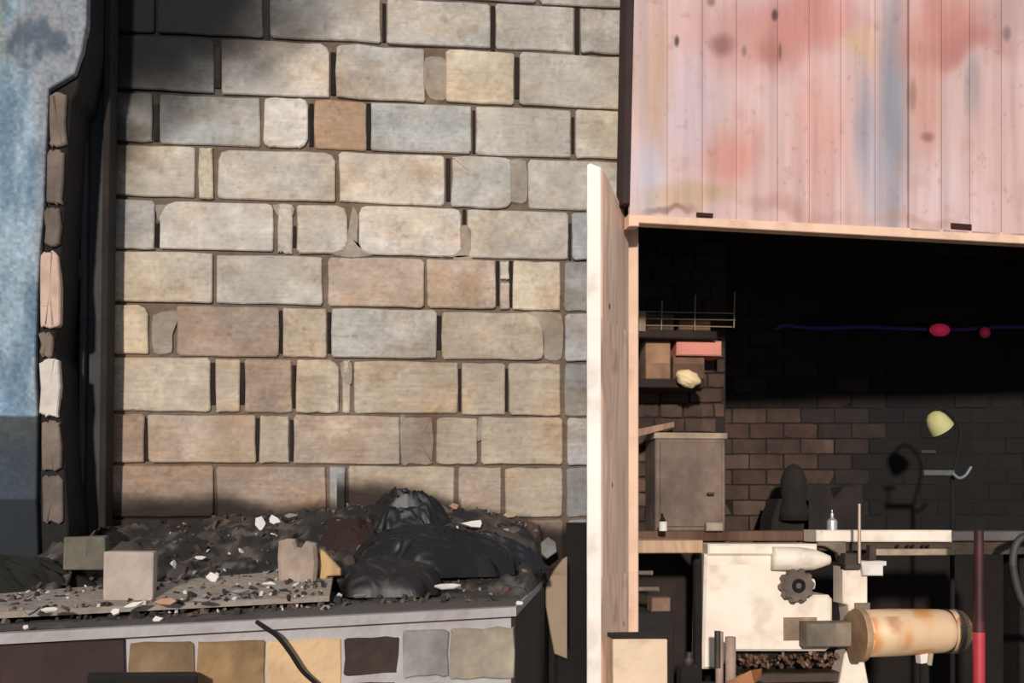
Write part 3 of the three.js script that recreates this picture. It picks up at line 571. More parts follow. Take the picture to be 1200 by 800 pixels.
// ================================================================ PINK CLADDING ABOVE THE OPENING
const patches = [                             // stains and repaints: x, y, half-width, half-height, colour, strength
  [772, 120, 16, 110, [214, 170, 140], 0.85], [762, 215, 22, 60, [204, 194, 206], 0.9], [815, 232, 60, 24, [206, 170, 138], 0.9], [745, 60, 14, 90, [200, 172, 160], 0.6],
  [812, 130, 36, 70, [208, 184, 190], 0.85], [862, 175, 40, 42, [218, 142, 126], 0.8], [900, 40, 90, 46, [206, 142, 132], 0.8], [845, 52, 16, 13, [150, 98, 92], 0.75], [905, 56, 20, 18, [176, 112, 98], 0.7],
  [945, 30, 60, 40, [212, 132, 122], 0.7], [960, 160, 30, 80, [226, 160, 146], 0.7], [1010, 60, 24, 18, [220, 176, 140], 0.8], [1014, 150, 14, 70, [164, 158, 170], 0.85], [1047, 130, 17, 170, [150, 152, 162], 0.95],
  [1030, 220, 22, 60, [184, 174, 186], 0.7], [1110, 30, 60, 50, [212, 132, 116], 0.85], [1084, 120, 20, 90, [214, 150, 132], 0.7], [1138, 105, 10, 40, [156, 150, 150], 0.85], [1130, 52, 60, 24, [190, 120, 110], 0.6],
  [1110, 220, 60, 50, [222, 190, 190], 0.7], [1170, 180, 50, 90, [222, 176, 170], 0.6], [1085, 161, 8, 6, [140, 86, 74], 0.7], [1178, 40, 5, 9, [90, 60, 60], 0.7], [1068, 112, 5, 20, [150, 90, 80], 0.6],
  [793, 50, 3, 7, [60, 44, 44], 0.9], [908, 17, 4, 7, [60, 44, 44], 0.9], [833, 2, 5, 6, [100, 60, 60], 0.6], [872, 60, 3, 7, [110, 86, 84], 0.6], [914, 60, 2, 11, [96, 60, 56], 0.7], [1178, 10, 30, 40, [176, 140, 136], 0.5],
  [930, 248, 60, 12, [196, 140, 124], 0.5], [1080, 268, 70, 8, [200, 150, 130], 0.5], [785, 252, 30, 6, [120, 76, 60], 0.5],
];
const planksPx = [738, 783, 824, 864, 912, 949, 986, 1026, 1064, 1102, 1135, 1172, 1212, 1252, 1290, 1328, 1368, 1408];
const [pA, pYb] = PF.hit(730, 300), [pB, pYt] = PF.hit(1260, -60);
const pinkMap = tex(1024, 768, (u, v) => {
  const s = mix(pA, pB, u), y = mix(pYb, pYt, v), w = PF.world(s, y), zc = w.x * SY - w.z * CY, px = 600 + F * (w.x * CY + w.z * SY) / zc, py = 600 - F * (y - EYE) / zc;
  const wob = (fbm(s * 5, y * 5, 201, 4) - 0.5) * 44, wob2 = (fbm(s * 5 + 9, y * 4, 207, 4) - 0.5) * 60;
  let c = mix3([222, 178, 170], [220, 188, 186], fbm(s * 4, y * 2, 211, 3));
  for (const [x, yy, a, b, col, k] of patches) {
    const big = a > 22 ? 1 : a > 12 ? 0.3 : 0.12, d = Math.hypot((px + wob * 0.5 * big - x) / a, (py + wob2 * big - yy) / b);
    if (d < 1.5) c = mix3(c, col, ss(1.45, 0.3, d) * k * (a > 12 ? 1.0 : 0.85));
  }
  const streak = fbm(s * 26, y * 1.6, 221, 4), spot = 0.35 * ss(0.7, 0.85, fbm(s * 30, y * 22, 227, 3)), rust = ss(0.62, 0.8, fbm(s * 9, y * 9, 231, 4)) * 0.2;
  c = mix3(c, [196, 140, 118], rust); c = mix3(c, [150, 98, 84], spot * 0.5);
  const lum = (c[0] + c[1] + c[2]) / 3; c = mix3(c, [lum, lum, lum + 3], 0.14);
  const k = 0.92 + 0.2 * (streak - 0.5); return [c[0] * k, c[1] * k, c[2] * k];
}, true, false);
const pinkMat = mat([255, 255, 255], { r: 0.7 }); pinkMat.map = pinkMap;
{
  const g = group('pink_cladding');
  for (let i = 0; i < planksPx.length - 1; i++) {
    const x0 = planksPx[i], x1 = planksPx[i + 1], edgeY = (x) => 253 + (x - 738) * 0.046;
    const a = PF.hit(x0 + 0.15, 100)[0], b = PF.hit(x1 - 0.15, 100)[0], y0 = PF.hit(x0, edgeY(x0) + 2)[1], lean = i ? 0 : 0.012, sheet = x0 >= 1064 ? 0.012 : 0;
    // a trapezoidal rib in plan, extruded upward
    const w = b - a, prof = [[0, -0.02], [0, -0.002], [0.004, 0], [w - 0.008, 0.0], [w - 0.004, -0.004], [w, -0.004], [w, -0.02]];
    const geo = new THREE.ExtrudeGeometry(new THREE.Shape(prof.map(([p, q]) => new THREE.Vector2(p, q + sheet))), { depth: 4.0 - y0, bevelEnabled: false });
    geo.rotateX(-Math.PI / 2); // shape x -> x, shape y -> -z, depth -> y
    const p = geo.attributes.position; for (let k = 0; k < p.count; k++) p.setZ(k, -p.getZ(k));
    const ix = geo.index; const arr = p.array; for (let k = 0; k < arr.length; k += 9) for (let c = 0; c < 3; c++) { const t = arr[k + 3 + c]; arr[k + 3 + c] = arr[k + 6 + c]; arr[k + 6 + c] = t; }
    geo.computeVertexNormals(); geo.translate(a, y0, 0);
    const uv = geo.attributes.uv; for (let k = 0; k < p.count; k++) uv.setXY(k, (p.getX(k) - pA) / (pB - pA), (p.getY(k) - pYb) / (pYt - pYb));
    geo.applyMatrix4(PF.basis); add('metal_plank', geo, pinkMat, g, true);
  }
  add('edge_angle', slab(PF, [[736, -190], [746, -190], [737, 240], [728, 240]], 0.08, 0.003, false, 0.015), mat([62, 30, 30], { map: grimeMap, r: 0.7 }), g).userData.label = 'dark rusted steel edge';
  tag(g, 'pink and grey weathered ribbed metal cladding above the workshop opening', 'cladding');
}

// ================================================================ THE DARK WORKSHOP
const BD = 6.3, RF = frame(BD), xL = WF.hit(560, 600)[0], xR = 4.7;
struct(add('wall_rear', slab(RF, [[xL - 0.3, 0], [xR + 0.3, 0], [xR + 0.3, 3.05], [xL - 0.3, 3.05]], 0.2, 0, true), mat([40, 31, 28], { map: grimeMap, r: 1 })));
const wallRear = scene.children[scene.children.length - 1];
struct(add('wall_right', box(0.2, 3.0, BD - 4.1, [xR + 0.1, 1.5, -(BD + 4.1) / 2], [0, 0, 0], 0.002), M.deep));
struct(add('ceiling', box(xR - xL + 0.6, 0.15, BD - 4.62 + 0.2, [(xL + xR) / 2, 2.98, -(BD + 4.62 + 0.2) / 2], [0, 0, 0], 0.002), M.deep));
struct(add('wall_header', slab(PF, [[PF.hit(752, 0)[0], PF.hit(752, 250)[1] + 0.02], [PF.hit(752, 0)[0] + 3.6, PF.hit(752, 250)[1] + 0.02], [PF.hit(752, 0)[0] + 3.6, 3.9], [PF.hit(752, 0)[0], 3.9]], 0.16, 0, true, -0.03), M.deep));
// sooty blocks of the rear wall, lighter tones painted in where it is lit
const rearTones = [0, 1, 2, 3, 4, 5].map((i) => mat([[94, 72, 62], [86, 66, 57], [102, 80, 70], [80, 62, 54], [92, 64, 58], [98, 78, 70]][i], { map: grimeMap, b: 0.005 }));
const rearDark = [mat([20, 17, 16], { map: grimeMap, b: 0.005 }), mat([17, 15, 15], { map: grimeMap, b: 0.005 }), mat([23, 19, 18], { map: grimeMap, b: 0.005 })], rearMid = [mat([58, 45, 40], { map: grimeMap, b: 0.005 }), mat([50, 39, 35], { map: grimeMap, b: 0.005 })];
for (let r = 0, y = 280; y < 640; y += 18, r++) for (let x = 838 - (r % 2) * 20; x < 1230; x += 40) {
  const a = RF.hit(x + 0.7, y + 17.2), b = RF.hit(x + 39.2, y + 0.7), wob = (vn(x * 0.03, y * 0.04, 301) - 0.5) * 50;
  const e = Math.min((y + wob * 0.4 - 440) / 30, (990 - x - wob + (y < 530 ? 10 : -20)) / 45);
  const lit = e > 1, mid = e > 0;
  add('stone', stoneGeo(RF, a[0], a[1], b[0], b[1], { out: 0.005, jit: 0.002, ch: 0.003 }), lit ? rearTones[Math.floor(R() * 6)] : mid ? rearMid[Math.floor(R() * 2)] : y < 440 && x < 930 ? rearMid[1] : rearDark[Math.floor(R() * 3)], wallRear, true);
}
// stone pier on the left of the workshop
const QF = frame(5.25), pier = struct(add('wall_pier', slab(QF, [[QF.hit(690, 0)[0], 0], [QF.hit(850, 0)[0], 0], [QF.hit(850, 0)[0], 2.75], [QF.hit(690, 0)[0], 2.75]], BD - 5.25 - 0.01, 0, true), mat([58, 44, 38], { map: grimeMap })), 'stub wall of small brown sooty stones');
const pt = [mat([112, 86, 74], { map: grimeMap, b: 0.005 }), mat([98, 76, 66], { map: grimeMap, b: 0.005 }), mat([88, 66, 56], { map: grimeMap, b: 0.005 }), mat([120, 96, 84], { map: grimeMap, b: 0.005 })];
for (let r = 0, y = 281; y < 640; y += 17.4, r++) for (let x = 728 + (r % 2) * 17 + Math.round(rr(-3, 3)); x < 846;) {
  const w = rr(26, 46), x1 = Math.min(849, x + w); if (x1 - x < 10) break;
  const a = QF.hit(x + 0.9, y + 16.3), b = QF.hit(x1 - 0.9, y + 1);
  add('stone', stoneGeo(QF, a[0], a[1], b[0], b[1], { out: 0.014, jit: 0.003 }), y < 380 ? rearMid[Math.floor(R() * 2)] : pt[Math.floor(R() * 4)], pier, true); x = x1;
}
// shelves on the pier and what is on them
function shelf(x0, y0, x1, y1, label) { const o = add('shelf_board', rect(frame(4.98), x0, y0, x1, y1, 0.262, 0.004), mat([50, 40, 36], { map: woodMap })); tag(o, label, 'shelf'); return o; }
shelf(746, 387, 840, 396, 'dark scorched upper shelf board fixed to the stone pier');
shelf(746, 444, 826, 454, 'dark scorched lower shelf board fixed to the stone pier');
const carton = (x0, y0, x1, y1, D, d, m, label, cat = 'box', name = 'carton') => tag(add(name, rect(frame(D), x0, y0, x1, y1, d, 0.006), m), label, cat);
carton(759, 367, 790, 387, 5.06, 0.12, mat([126, 104, 88], { map: grimeMap }), 'brownish grey carton at the left on the upper shelf');
carton(796, 373, 833, 387, 5.06, 0.12, mat([168, 122, 100], { map: grimeMap }), 'low reddish brown carton at the right on the upper shelf');
carton(757, 399, 786, 444, 5.05, 0.14, M.tanBox, 'tall tan carton at the left on the lower shelf');
carton(789, 417, 826, 444, 5.06, 0.14, mat([138, 104, 82], { map: grimeMap }), 'brown carton under the long pink box on the lower shelf');
carton(793, 399, 846, 416.5, 5.03, 0.16, M.pinkBox, 'long pink box lying on top of the brown carton');
{ // pale sack slumped over the lower shelf
  const f = frame(4.95), c = f.hit(806, 444), g = new THREE.SphereGeometry(1, 20, 14), p = g.attributes.position;
  for (let i = 0; i < p.count; i++) { const x = p.getX(i), y = p.getY(i), z = p.getZ(i), k = 1 + 0.22 * (fbm(x * 3 + 5, y * 3 + z * 2, 401, 3) - 0.5) * 2; p.setXYZ(i, x * k * 0.062, y * k * 0.042 - x * 0.012, z * k * 0.04); }
  g.computeVertexNormals(); const w = f.world(c[0], c[1], 0.0); g.translate(w.x, w.y + 0.002, w.z + 0.012);
  tag(add('paper_bag', g, mat([246, 222, 178], { map: lightGrime })), 'bright crumpled cream paper bag hanging over the lower shelf edge', 'bag');
}
{
  const g = group('wire_rack'), m = mat([134, 116, 98], { r: 0.6, m: 0.3 }), A = (x, y) => P3(x, y, 5.0);
  for (const [x0, y0, x1, y1] of [[752, 365, 860, 367], [752, 373, 862, 375], [756, 381, 858, 383]]) add('wire', rod(A(x0, y0), A(x1, y1), 0.0035, 0.0035, 6), m, g);
  for (const [x, a, b] of [[776, 352, 387], [815, 345, 387], [861, 342, 384]]) add('upright', rod(A(x, a), A(x - 1, b), 0.004, 0.004, 6), m, g);
  add('end_bracket', rect(frame(4.97), 749, 364, 757, 388, 0.03, 0.003), mat([206, 176, 152], { map: grimeMap }), g);
  tag(g, 'thin bent wire rack standing along the front of the upper shelf', 'rack');
}
{ // pale lath sticking out from the pier
  tag(add('wood_lath', hexa([P3(745, 512, 4.9), P3(790, 500, 5.05), P3(790, 500, 5.12), P3(745, 512, 4.97), P3(745, 503, 4.9), P3(790, 494, 5.05), P3(790, 494, 5.12), P3(745, 503, 4.97)]), mat([190, 162, 142], { map: woodMap })), 'short pale wooden lath sticking out above the brown metal cabinet', 'lath');
}
// table along the pier
{
  const g = group('work_table'), f = frame(4.98);
  add('tabletop', rect(f, 735, 622, 954, 634, 0.24, 0.005), mat([118, 92, 76], { map: woodMap }), g);
  for (const x of [742, 944]) add('leg', rect(frame(5.0), x - 6, 634, x + 6, 898, 0.05, 0.004), M.woodDark, g);
  for (const x of [742, 944]) add('leg', rect(frame(5.15), x - 6, 634, x + 6, 889, 0.05, 0.004), M.woodDark, g);
  tag(g, 'brown wooden work table along the stone pier behind the lathe', 'table');
}
{
  const g = group('metal_cabinet'), f = frame(5.0);
  add('case', rect(f, 768, 509, 850, 622, 0.22, 0.006), M.brownMetal, g);
  add('top_edge', rect(f, 766, 507, 852, 514, 0.235, 0.003, 0.01), mat([206, 184, 160], { map: grimeMap }), g).userData.label = 'top edge in a paler tone for the light on it';  // pale tone paints in the light along the top edge
  add('door', rect(f, 773, 518, 846, 617, 0.012, 0.004, 0.01), mat([142, 120, 108], { map: grimeMap, r: 0.7, b: 0.002 }), g);
  const h = P3(833, 578, 4.96); add('handle', box(0.035, 0.012, 0.02, h, [0, 0, 0], 0.004), M.darkMetal, g);
  tag(g, 'squat brown scorched metal cabinet standing on the work table by the pier', 'cabinet');
}
carton(828, 612, 848, 622, 4.94, 0.03, M.creamDirty, 'small pale block at the foot of the brown metal cabinet', 'block', 'small_block');
{
  const g = group('paint_tin'), b = PY(777, EYE - 22 * 4.92 / F, 4.86), t = b.clone(); t.y += 0.045;
  add('body', rod(b, t, 0.02, 0.02, 16), M.white, g); add('nozzle', lathe(t, V(t.x - 0.006, t.y + 0.04, t.z), [[0, 0.014], [0.3, 0.012], [0.6, 0.006], [1, 0.005]], 12), M.black, g);
  tag(g, 'small white can with a black cap in front of the brown cabinet', 'can');
}
// plank bench in front, with clutter under it
{
  const g = group('plank_bench'), f = frame(4.6);
  add('plank_top', rect(f, 738, 633, 824, 648, 0.32, 0.005), mat([214, 186, 158], { map: woodMap }), g);
  for (const x of [741, 819]) add('leg', rect(frame(4.75), x - 4, 648, x + 4, 918, 0.05, 0.004), M.soot, g);
  tag(g, 'pale plank bench top just inside the opening beside the jamb', 'bench');
}
{
  const g = group('shelf_crate'); add('crate_body', rect(frame(4.7), 744, 717, 790, 920, 0.2, 0.006), mat([44, 36, 38], { map: grimeMap }), g);
  tag(g, 'dark crate standing under the plank bench', 'crate');
}
carton(764, 700, 786, 717, 4.72, 0.1, mat([168, 134, 114], { map: grimeMap }), 'small brown carton on the dark crate under the plank bench');
for (const [y, x1, k, l] of [[671, 764, 0.011, 'upper'], [690, 772, 0.012, 'lower']]) {
  const a = P3(743, y, 4.75), b = P3(x1, y, 4.68);
  tag(add('pipe', rod(a, b, k, k, 14), mat([196, 182, 170], { map: grimeMap, r: 0.4, m: 0.4 })), `short pale pipe end under the plank bench, the ${l} of two`, 'pipe');
}
block(718, 748, 783, 1012, 3.84, 0.1, mat([238, 214, 188], { map: lightGrime, b: 0.004 }), 'tall pale dressed stone block standing at the foot of the wooden post', 0.0);
tag(add('dark_strip', rect(frame(3.83), 718, 744, 784, 748, 0.11, 0.003), M.char), 'thin dark strip lying on top of the pale block at the post', 'lath');  // thin dark strip along the top edge of the block

// ================================================================ THE LATHE
const LD = 4.75, LF = frame(LD);
const rollerMap = tex(256, 256, (u, v) => { const n = fbm(u * 5, v * 3, 501, 4), k = ss(0.48, 0.7, n), w = ss(0.5, 0.7, fbm(u * 4 + 3, v * 6, 507, 4)); return mix3(mix3([236, 226, 212], [226, 178, 128], k), [172, 116, 84], w * 0.55); });
const lathe_ = group('metal_lathe');
{
  const g = lathe_, c = M.cream;
  const head = add('headstock', slab(LF, [[826, 649], [935, 649], [935, 697], [972, 697], [976, 702], [976, 757], [968, 763], [858, 763], [858, 770], [842, 784], [823, 784]], 0.2, 0.012), c, g);
  head.userData.label = 'cream painted gear housing';
  add('top_cover', slab(LF, [[829, 637], [957, 637], [957, 650], [829, 650]], 0.22, 0.008, false, 0.012), c, g);
  // rounded spindle housing
  const a = P3(905, 654, LD - 0.02), b = P3(974, 656, LD - 0.02);
  add('spindle_housing', lathe(a, b, [[0, 0.0001], [0, 0.056], [0.45, 0.058], [0.7, 0.05], [0.86, 0.034], [0.97, 0.022], [1, 0.0001]], 28), c, g);
  // toothed hand knob
  const k0 = P3(930, 685, LD), sh = new THREE.Shape(); const N = 10;
  for (let i = 0; i <= N * 4; i++) { const t = i / (N * 4) * Math.PI * 2, r = (i % 4 < 2 ? 0.078 : 0.066); (i ? sh.lineTo(Math.cos(t) * r, Math.sin(t) * r) : sh.moveTo(r, 0)); }
  const kg = new THREE.ExtrudeGeometry(sh, { depth: 0.04, bevelEnabled: true, bevelThickness: 0.006, bevelSize: 0.005, bevelSegments: 1 }); kg.translate(k0.x, k0.y, k0.z + 0.02);
  const knob = add('hand_knob', kg, mat([150, 132, 124], { map: grimeMap, r: 0.5, m: 0.3 }), g);
  const cap = new THREE.TorusGeometry(0.024, 0.01, 8, 18); cap.translate(k0.x, k0.y, k0.z + 0.067); add('knob_ring', cap, M.black, knob);
  add('knob_shaft', rod(P3(934, 684, LD - 0.04), P3(953, 684, LD - 0.04), 0.026, 0.026, 16), c, g);
  add('name_plate', rect(LF, 918, 723, 957, 750, 0.008, 0.002, 0.006), mat([200, 172, 148], { map: grimeMap, r: 0.6 }), g);
  // grey square bar reaching to the roller
  add('feed_bar', rect(frame(LD - 0.1), 945, 729, 1014, 758, 0.09, 0.006), M.barMetal, g);
  // bed beam with lower rail; right parts greyed for the shade on them
  const bd = frame(4.8);
  add('bed_beam', slab(bd, [[957, 621], [1116, 621], [1116, 635], [957, 635]], 0.17, 0.006), c, g);
  add('bed_beam', slab(bd, [[1116.5, 622], [1240, 622], [1240, 634], [1116.5, 634]], 0.3, 0.006), mat([122, 116, 116], { map: grimeMap, r: 0.6 }), g).userData.label = 'end of the bed, greyed for the shade on it';
  add('rail_web', rect(bd, 962, 634, 1240, 645, 0.2, 0.003, -0.03), mat([96, 78, 66], { map: grimeMap }), g);
  add('lower_rail', rect(bd, 1026, 643, 1118, 650.5, 0.26, 0.003, 0.004), mat([200, 182, 158], { map: grimeMap }), g);
  add('lower_rail', rect(bd, 1118.5, 644, 1240, 649.5, 0.26, 0.003, 0), mat([86, 76, 74], { map: grimeMap }), g);
  for (let i = 0; i < 5; i++) add('bolt', rod(P3(1052 + i * 9 + (i % 2) * 3, 639.5, 4.82), P3(1052 + i * 9 + (i % 2) * 3, 639.5, 4.795), 0.008, 0.008, 8), M.black, g);
  // bracket from the housing up to the beam
  add('bed_bracket', slab(bd, [[957, 634], [990, 634], [990, 668], [984, 662], [980, 648], [966, 640], [957, 639]], 0.05, 0.006, false, 0.02), M.barMetal, g);
  // carriage post
  const pf = frame(4.7);
  add('carriage_post', slab(pf, [[988, 664], [1017, 664], [1017, 707], [1008, 710], [1004, 725], [1004, 764], [1012, 768], [1018, 800], [1018, 905], [984, 905], [984, 800], [990, 766], [996, 760], [996, 724], [994, 709], [988, 707]], 0.12, 0.006), M.cream, g);
  add('tool_block', slab(pf, [[1006, 657], [1036, 657], [1036, 662], [1032, 663], [1032, 674], [1009, 674]], 0.1, 0.005, false, 0.03), M.white, g);
  add('clamp', rect(pf, 988, 648, 1006, 667, 0.06, 0.005, 0.025), M.darkMetal, g);
  add('clamp_screw', rect(pf, 1017, 638, 1025, 656, 0.04, 0.004, 0.02), M.darkMetal, g);
  add('post_collar', rect(pf, 1001, 706, 1018, 716, 0.09, 0.004, 0.02), M.barMetal, g);
  // flange and roller
  const fl = add('roller_flange', rod(P3(1003, 744, 4.6), P3(1010, 744, 4.6), 0.125, 0.125, 32), mat([214, 176, 138], { map: grimeMap, r: 0.6, m: 0.1 }), g);
  add('roller', lathe(P3(1010, 742, 4.6), P3(1124, 738.5, 4.68), [[0, 0.0001], [0, 0.11], [0.3, 0.113], [0.78, 0.105], [0.84, 0.1], [0.85, 0.09], [0.9, 0.09], [0.91, 0.1], [1, 0.098], [1, 0.0001]], 36), mat([244, 218, 188], { map: rollerMap, r: 0.55, m: 0.1 }), g).userData.label = 'big cream and tan steel roller';
  for (const [x, m] of [[1104, M.darkMetal], [1115, M.greyMetal]]) add('roller_ring', rod(P3(x, 739.5, 4.68), P3(x + 5, 739.5, 4.68), 0.107, 0.107, 32), m, g);
  // oiler and vertical rod on the beam
  const o0 = P3(975, 621, 4.88), o1 = o0.clone(); o1.y += 0.1;
  add('oil_cup', lathe(o0, o1, [[0, 0.026], [0.45, 0.027], [0.55, 0.018], [0.62, 0.008], [0.8, 0.01], [0.86, 0.004], [1, 0.003]], 16), mat([196, 196, 198], { r: 0.3, m: 0.6 }), g);
  add('guide_rod', rod(P3(1007, 660, 4.66), P3(1007, 590, 4.66), 0.008, 0.007, 12), mat([190, 162, 146], { r: 0.5, m: 0.4 }), g);
  // dark pedestal and drip tray
  add('pedestal', rect(frame(4.86), 852, 764, 1008, 905, 0.1, 0.01), M.soot, g);
  add('drip_tray', rect(frame(4.78), 862, 786, 984, 798, 0.2, 0.006, 0.06), mat([96, 76, 66], { map: grimeMap, m: 0.2, r: 0.6 }), g);
  add('tail_leg', rect(frame(4.9), 1196, 648, 1240, 903, 0.16, 0.008), M.soot, g);
}
tag(lathe_, 'cream painted metal lathe with a big tan roller inside the workshop opening', 'lathe');
// chips in the tray
{
  const q = rng(91), parts = [];
  for (let k = 0; k < 120; k++) { const f = frame(4.70 + q() * 0.08), x = mix(866, 982, q()), s = mix(0.006, 0.022, q()), [a] = f.hit(x, 600); parts.push(shard(s * 1.8, s, s * 0.4, f.world(a, EYE - (186 - q() * 14) * 4.75 / F, 0), [q() * 3, q() * 3, q() * 3], k + 500)); }
  const m = add('metal_chips', mergeGeometries(parts.map((p) => boxUV(p))), mat([150, 116, 94], { map: grimeMap, r: 0.5, m: 0.3 })); tag(m, 'brown metal chips heaped in the tray under the lathe', 'chips', null, 'stuff');
}
// pegs, copper scrap, small fittings
for (const [x, y0, r, l] of [[843, 740, 0.018, 'dark capped left one of two round pegs in front of the lathe housing'], [856, 746, 0.024, 'thicker right one of two pale round pegs in front of the lathe housing']]) {
  const g = group('round_peg'), b = P3(x, 812, 4.5), t = P3(x, y0, 4.5); b.x = t.x; b.z = t.z; b.y = 0;
  add('peg_body', rod(b, t, r, r, 18), mat([206, 178, 166], { map: grimeMap, r: 0.6 }), g); if (x < 850) add('peg_cap', rod(V(t.x - 0.012, t.y - 0.16, t.z + 0.012), V(t.x - 0.012, t.y + 0.005, t.z + 0.012), 0.014, 0.014, 14), M.darkMetal, g);
  tag(g, l, 'peg');
}
tag(add('copper_scrap', hexa([P3(846, 806, 4.44), P3(884, 800, 4.4), P3(892, 796, 4.5), P3(856, 800, 4.55), P3(850, 800, 4.44), P3(880, 785, 4.4), P3(893, 783, 4.5), P3(862, 792, 4.55)].map((p) => p)), M.copper), 'orange copper scrap lying in front of the round pegs', 'scrap');
{
  const g = group('scrap_box'), f = frame(4.5); add('box_body', rect(f, 800, 803, 900, 915, 0.25, 0.006, 0.12), M.soot, g); tag(g, 'black box of scrap on the floor under the copper piece', 'box');
}
tag(add('metal_fitting', lathe(P3(806, 780, 4.5), P3(808, 764, 4.5), [[0, 0.0001], [0, 0.02], [0.5, 0.024], [0.6, 0.012], [1, 0.012], [1, 0.0001]], 14), M.darkMetal), 'small dark fitting left of the round pegs', 'fitting');
tag(add('fitting_stand', rect(frame(4.5), 796, 780, 818, 806, 0.09, 0.004, 0.04), M.soot), 'sooty little stand under the small dark fitting', 'stand');
{
  const g = group('roller_clamp'); add('clamp_body', box(0.05, 0.045, 0.04, P3(1081, 771, 4.62), [0, 0.2, 0.1]), M.white, g); add('clamp_screw', rod(P3(1089, 779, 4.6), P3(1091, 765, 4.6), 0.012, 0.012, 10), M.creamDirty, g);
  add('clamp_stem', rod(P3(1083, 776, 4.63), V(P3(1083, 776, 4.63).x, 0, -4.63), 0.02, 0.024, 10), M.soot, g);
  tag(g, 'small white clamp on a dark stem under the big roller', 'clamp');
}
// red pole and grey hose
{
  const g = group('red_pole'), a = P3(1147, 622, 4.42), m = P3(1147, 735, 4.42), b = m.clone(); b.y = 0;
  add('lower_tube', rod(b, m, 0.0265, 0.0265, 24), M.redPole, g).userData.label = 'bright red lower tube'; add('upper_tube', rod(m, a, 0.0225, 0.021, 24), M.maroon, g).userData.label = 'dark maroon upper tube';
  add('collar', rod(V(m.x, m.y - 0.02, m.z), V(m.x, m.y + 0.03, m.z), 0.029, 0.027, 24), M.maroon, g);
  tag(g, 'upright red pole with a dark maroon upper half standing before the lathe bed', 'pole');
}
{
  const c = [[1240, 622], [1212, 624], [1193, 634], [1187, 655], [1190, 680], [1198, 704], [1216, 728], [1250, 745]].map(([x, y]) => P3(x, y, 4.55));
  tag(add('hose', tube(c, 0.018, 50, 10), M.greyHose), 'grey hose looping at the right edge of the workshop opening', 'hose');
}
// soot-black drill press against the rear wall
{
  const g = group('drill_press'), m = mat([50, 42, 39], { map: grimeMap, r: 0.95 }), f = frame(5.8);
  const t = P3(930, 543, 5.8), b = PY(930, EYE - 10 * 5.8 / F, 5.8);
  add('motor_cover', lathe(V(t.x, b.y, t.z), t, [[0, 0.0001], [0, 0.09], [0.2, 0.084], [0.35, 0.068], [0.5, 0.076], [0.72, 0.074], [0.88, 0.055], [0.97, 0.028], [1, 0.0001]], 28), m, g);
  add('belt_housing', slab(f, [[940, 568], [962, 566], [974, 570], [978, 584], [990, 570], [1012, 566], [1016, 640], [940, 640]], 0.2, 0.012), m, g);
  add('drill_head', slab(f, [[914, 584], [950, 584], [950, 640], [902, 640], [906, 606]], 0.22, 0.012), m, g);
  const c0 = PY(935, 0.03, 5.9); add('column', rod(c0, V(c0.x, b.y - 0.1, c0.z), 0.05, 0.05, 18), m, g); add('base', box(0.4, 0.05, 0.4, V(c0.x, 0.025, c0.z)), m, g);
  tag(g, 'soot-black drill press with a domed motor cover against the rear wall', 'drill press');
}
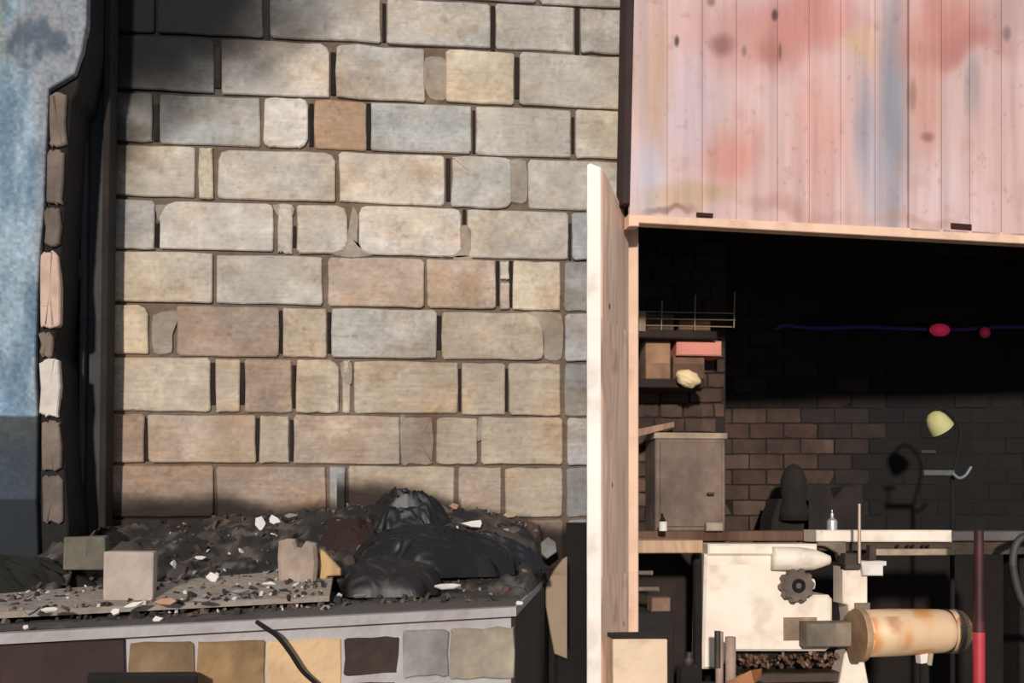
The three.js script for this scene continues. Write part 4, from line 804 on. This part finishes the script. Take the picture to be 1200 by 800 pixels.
// lamp with a pale green shade on a dark stand
{
  const g = group('work_lamp'), D = 5.5, s = D / F, c = P3(1100, 497, D), axis = V(0.6, -0.78, -0.12).normalize();
  const a = c.clone().addScaledVector(axis, -0.08), b = c.clone().addScaledVector(axis, 0.035);
  add('lamp_shade', lathe(a, b, [[0, 0.0001], [0.03, 0.022], [0.15, 0.042], [0.4, 0.058], [0.7, 0.066], [1, 0.07], [0.98, 0.066], [0.6, 0.058], [0.3, 0.045], [0.1, 0.0001]], 28), mat([206, 206, 146], { r: 0.8, map: lightGrime }), g).userData.label = 'pale yellow-green lamp shade';
  const st = P3(1116, 560, D + 0.05), base = st.clone(); base.y = 0.03;
  add('arm', tube([a.clone().addScaledVector(axis, 0.02), P3(1092, 484, D + 0.07), P3(1104, 478, D + 0.1), P3(1124, 500, D + 0.08), st], 0.008, 24, 8), M.black, g);
  add('stand', rod(base, st, 0.014, 0.012, 12), M.black, g); add('base', rod(V(base.x, 0, base.z), base, 0.15, 0.14, 24), M.black, g);
  add('cross_bar', rect(frame(D), 1083, 550.5, 1119, 557, 0.03, 0.003), mat([112, 118, 124], { r: 0.6, m: 0.2, map: grimeMap }), g);
  add('upper_bar', rect(frame(D), 1080, 527, 1097, 531, 0.02, 0.002), mat([64, 66, 68], { r: 0.7, map: grimeMap }), g);
  add('bar_link', rod(P3(1086, 529, D + 0.02), P3(1086, 555, D + 0.02), 0.006, 0.006, 8), M.black, g);
  add('lever', tube([P3(1116, 554, D), P3(1124, 560, D), P3(1131, 557, D), P3(1138, 547, D)], 0.009, 16, 8), mat([120, 126, 130], { r: 0.5, m: 0.2 }), g);
  tag(g, 'work lamp with a pale yellow-green shade on a dark stand in the workshop', 'lamp');
}
// red warning lamps, and a violet line given a glow so it shows
{
  const f = frame(6.22), em = new THREE.MeshStandardMaterial({ color: S(46, 36, 80), emissive: S(40, 24, 90), emissiveIntensity: 0.07, roughness: 0.6 });
  const o = add('glow_line', tube([[908, 386], [918, 381], [935, 383], [960, 384.5], [1010, 383], [1060, 385], [1120, 386], [1180, 383], [1236, 384]].map(([x, y]) => P3(x, y, 6.24)), 0.013, 70, 8), em); tag(o, 'violet line along the dark rear wall, its glow added', 'violet line');
  for (const [x, y, w, h, k, l] of [[1103, 386, 27, 16, 0.13, 'larger left one of two red lamps on the dark rear wall'], [1156, 389, 14, 14, 0.05, 'smaller right one of two red lamps on the dark rear wall']]) {
    const g = group('red_lamp'), p = P3(x, y, 6.2), s = 6.2 / F;
    add('housing', box(w * s * 1.1, h * s * 1.1, 0.05, V(p.x, p.y, p.z - 0.045), [0, 0, 0], 0.01), M.black, g);
    const lens = new THREE.SphereGeometry(1, 20, 12); lens.scale(w * s / 2, h * s / 2, 0.025); lens.translate(p.x, p.y, p.z - 0.018);
    add('lens', lens, new THREE.MeshStandardMaterial({ color: S(110, 50, 70), emissive: S(255, 60, 110), emissiveIntensity: k, roughness: 0.5 }), g);
    tag(g, l, 'lamp');
    const L = new THREE.PointLight(S(255, 50, 100), 0.004 * k / 0.09, 0, 2); L.position.set(p.x, p.y, p.z + 0.05); L.castShadow = true; L.shadow.radius = 1; scene.add(L);
  }
}

scene.traverse((o) => { if (o.isMesh) { o.castShadow = true; o.receiveShadow = true; } });
renderer.render(scene, camera);
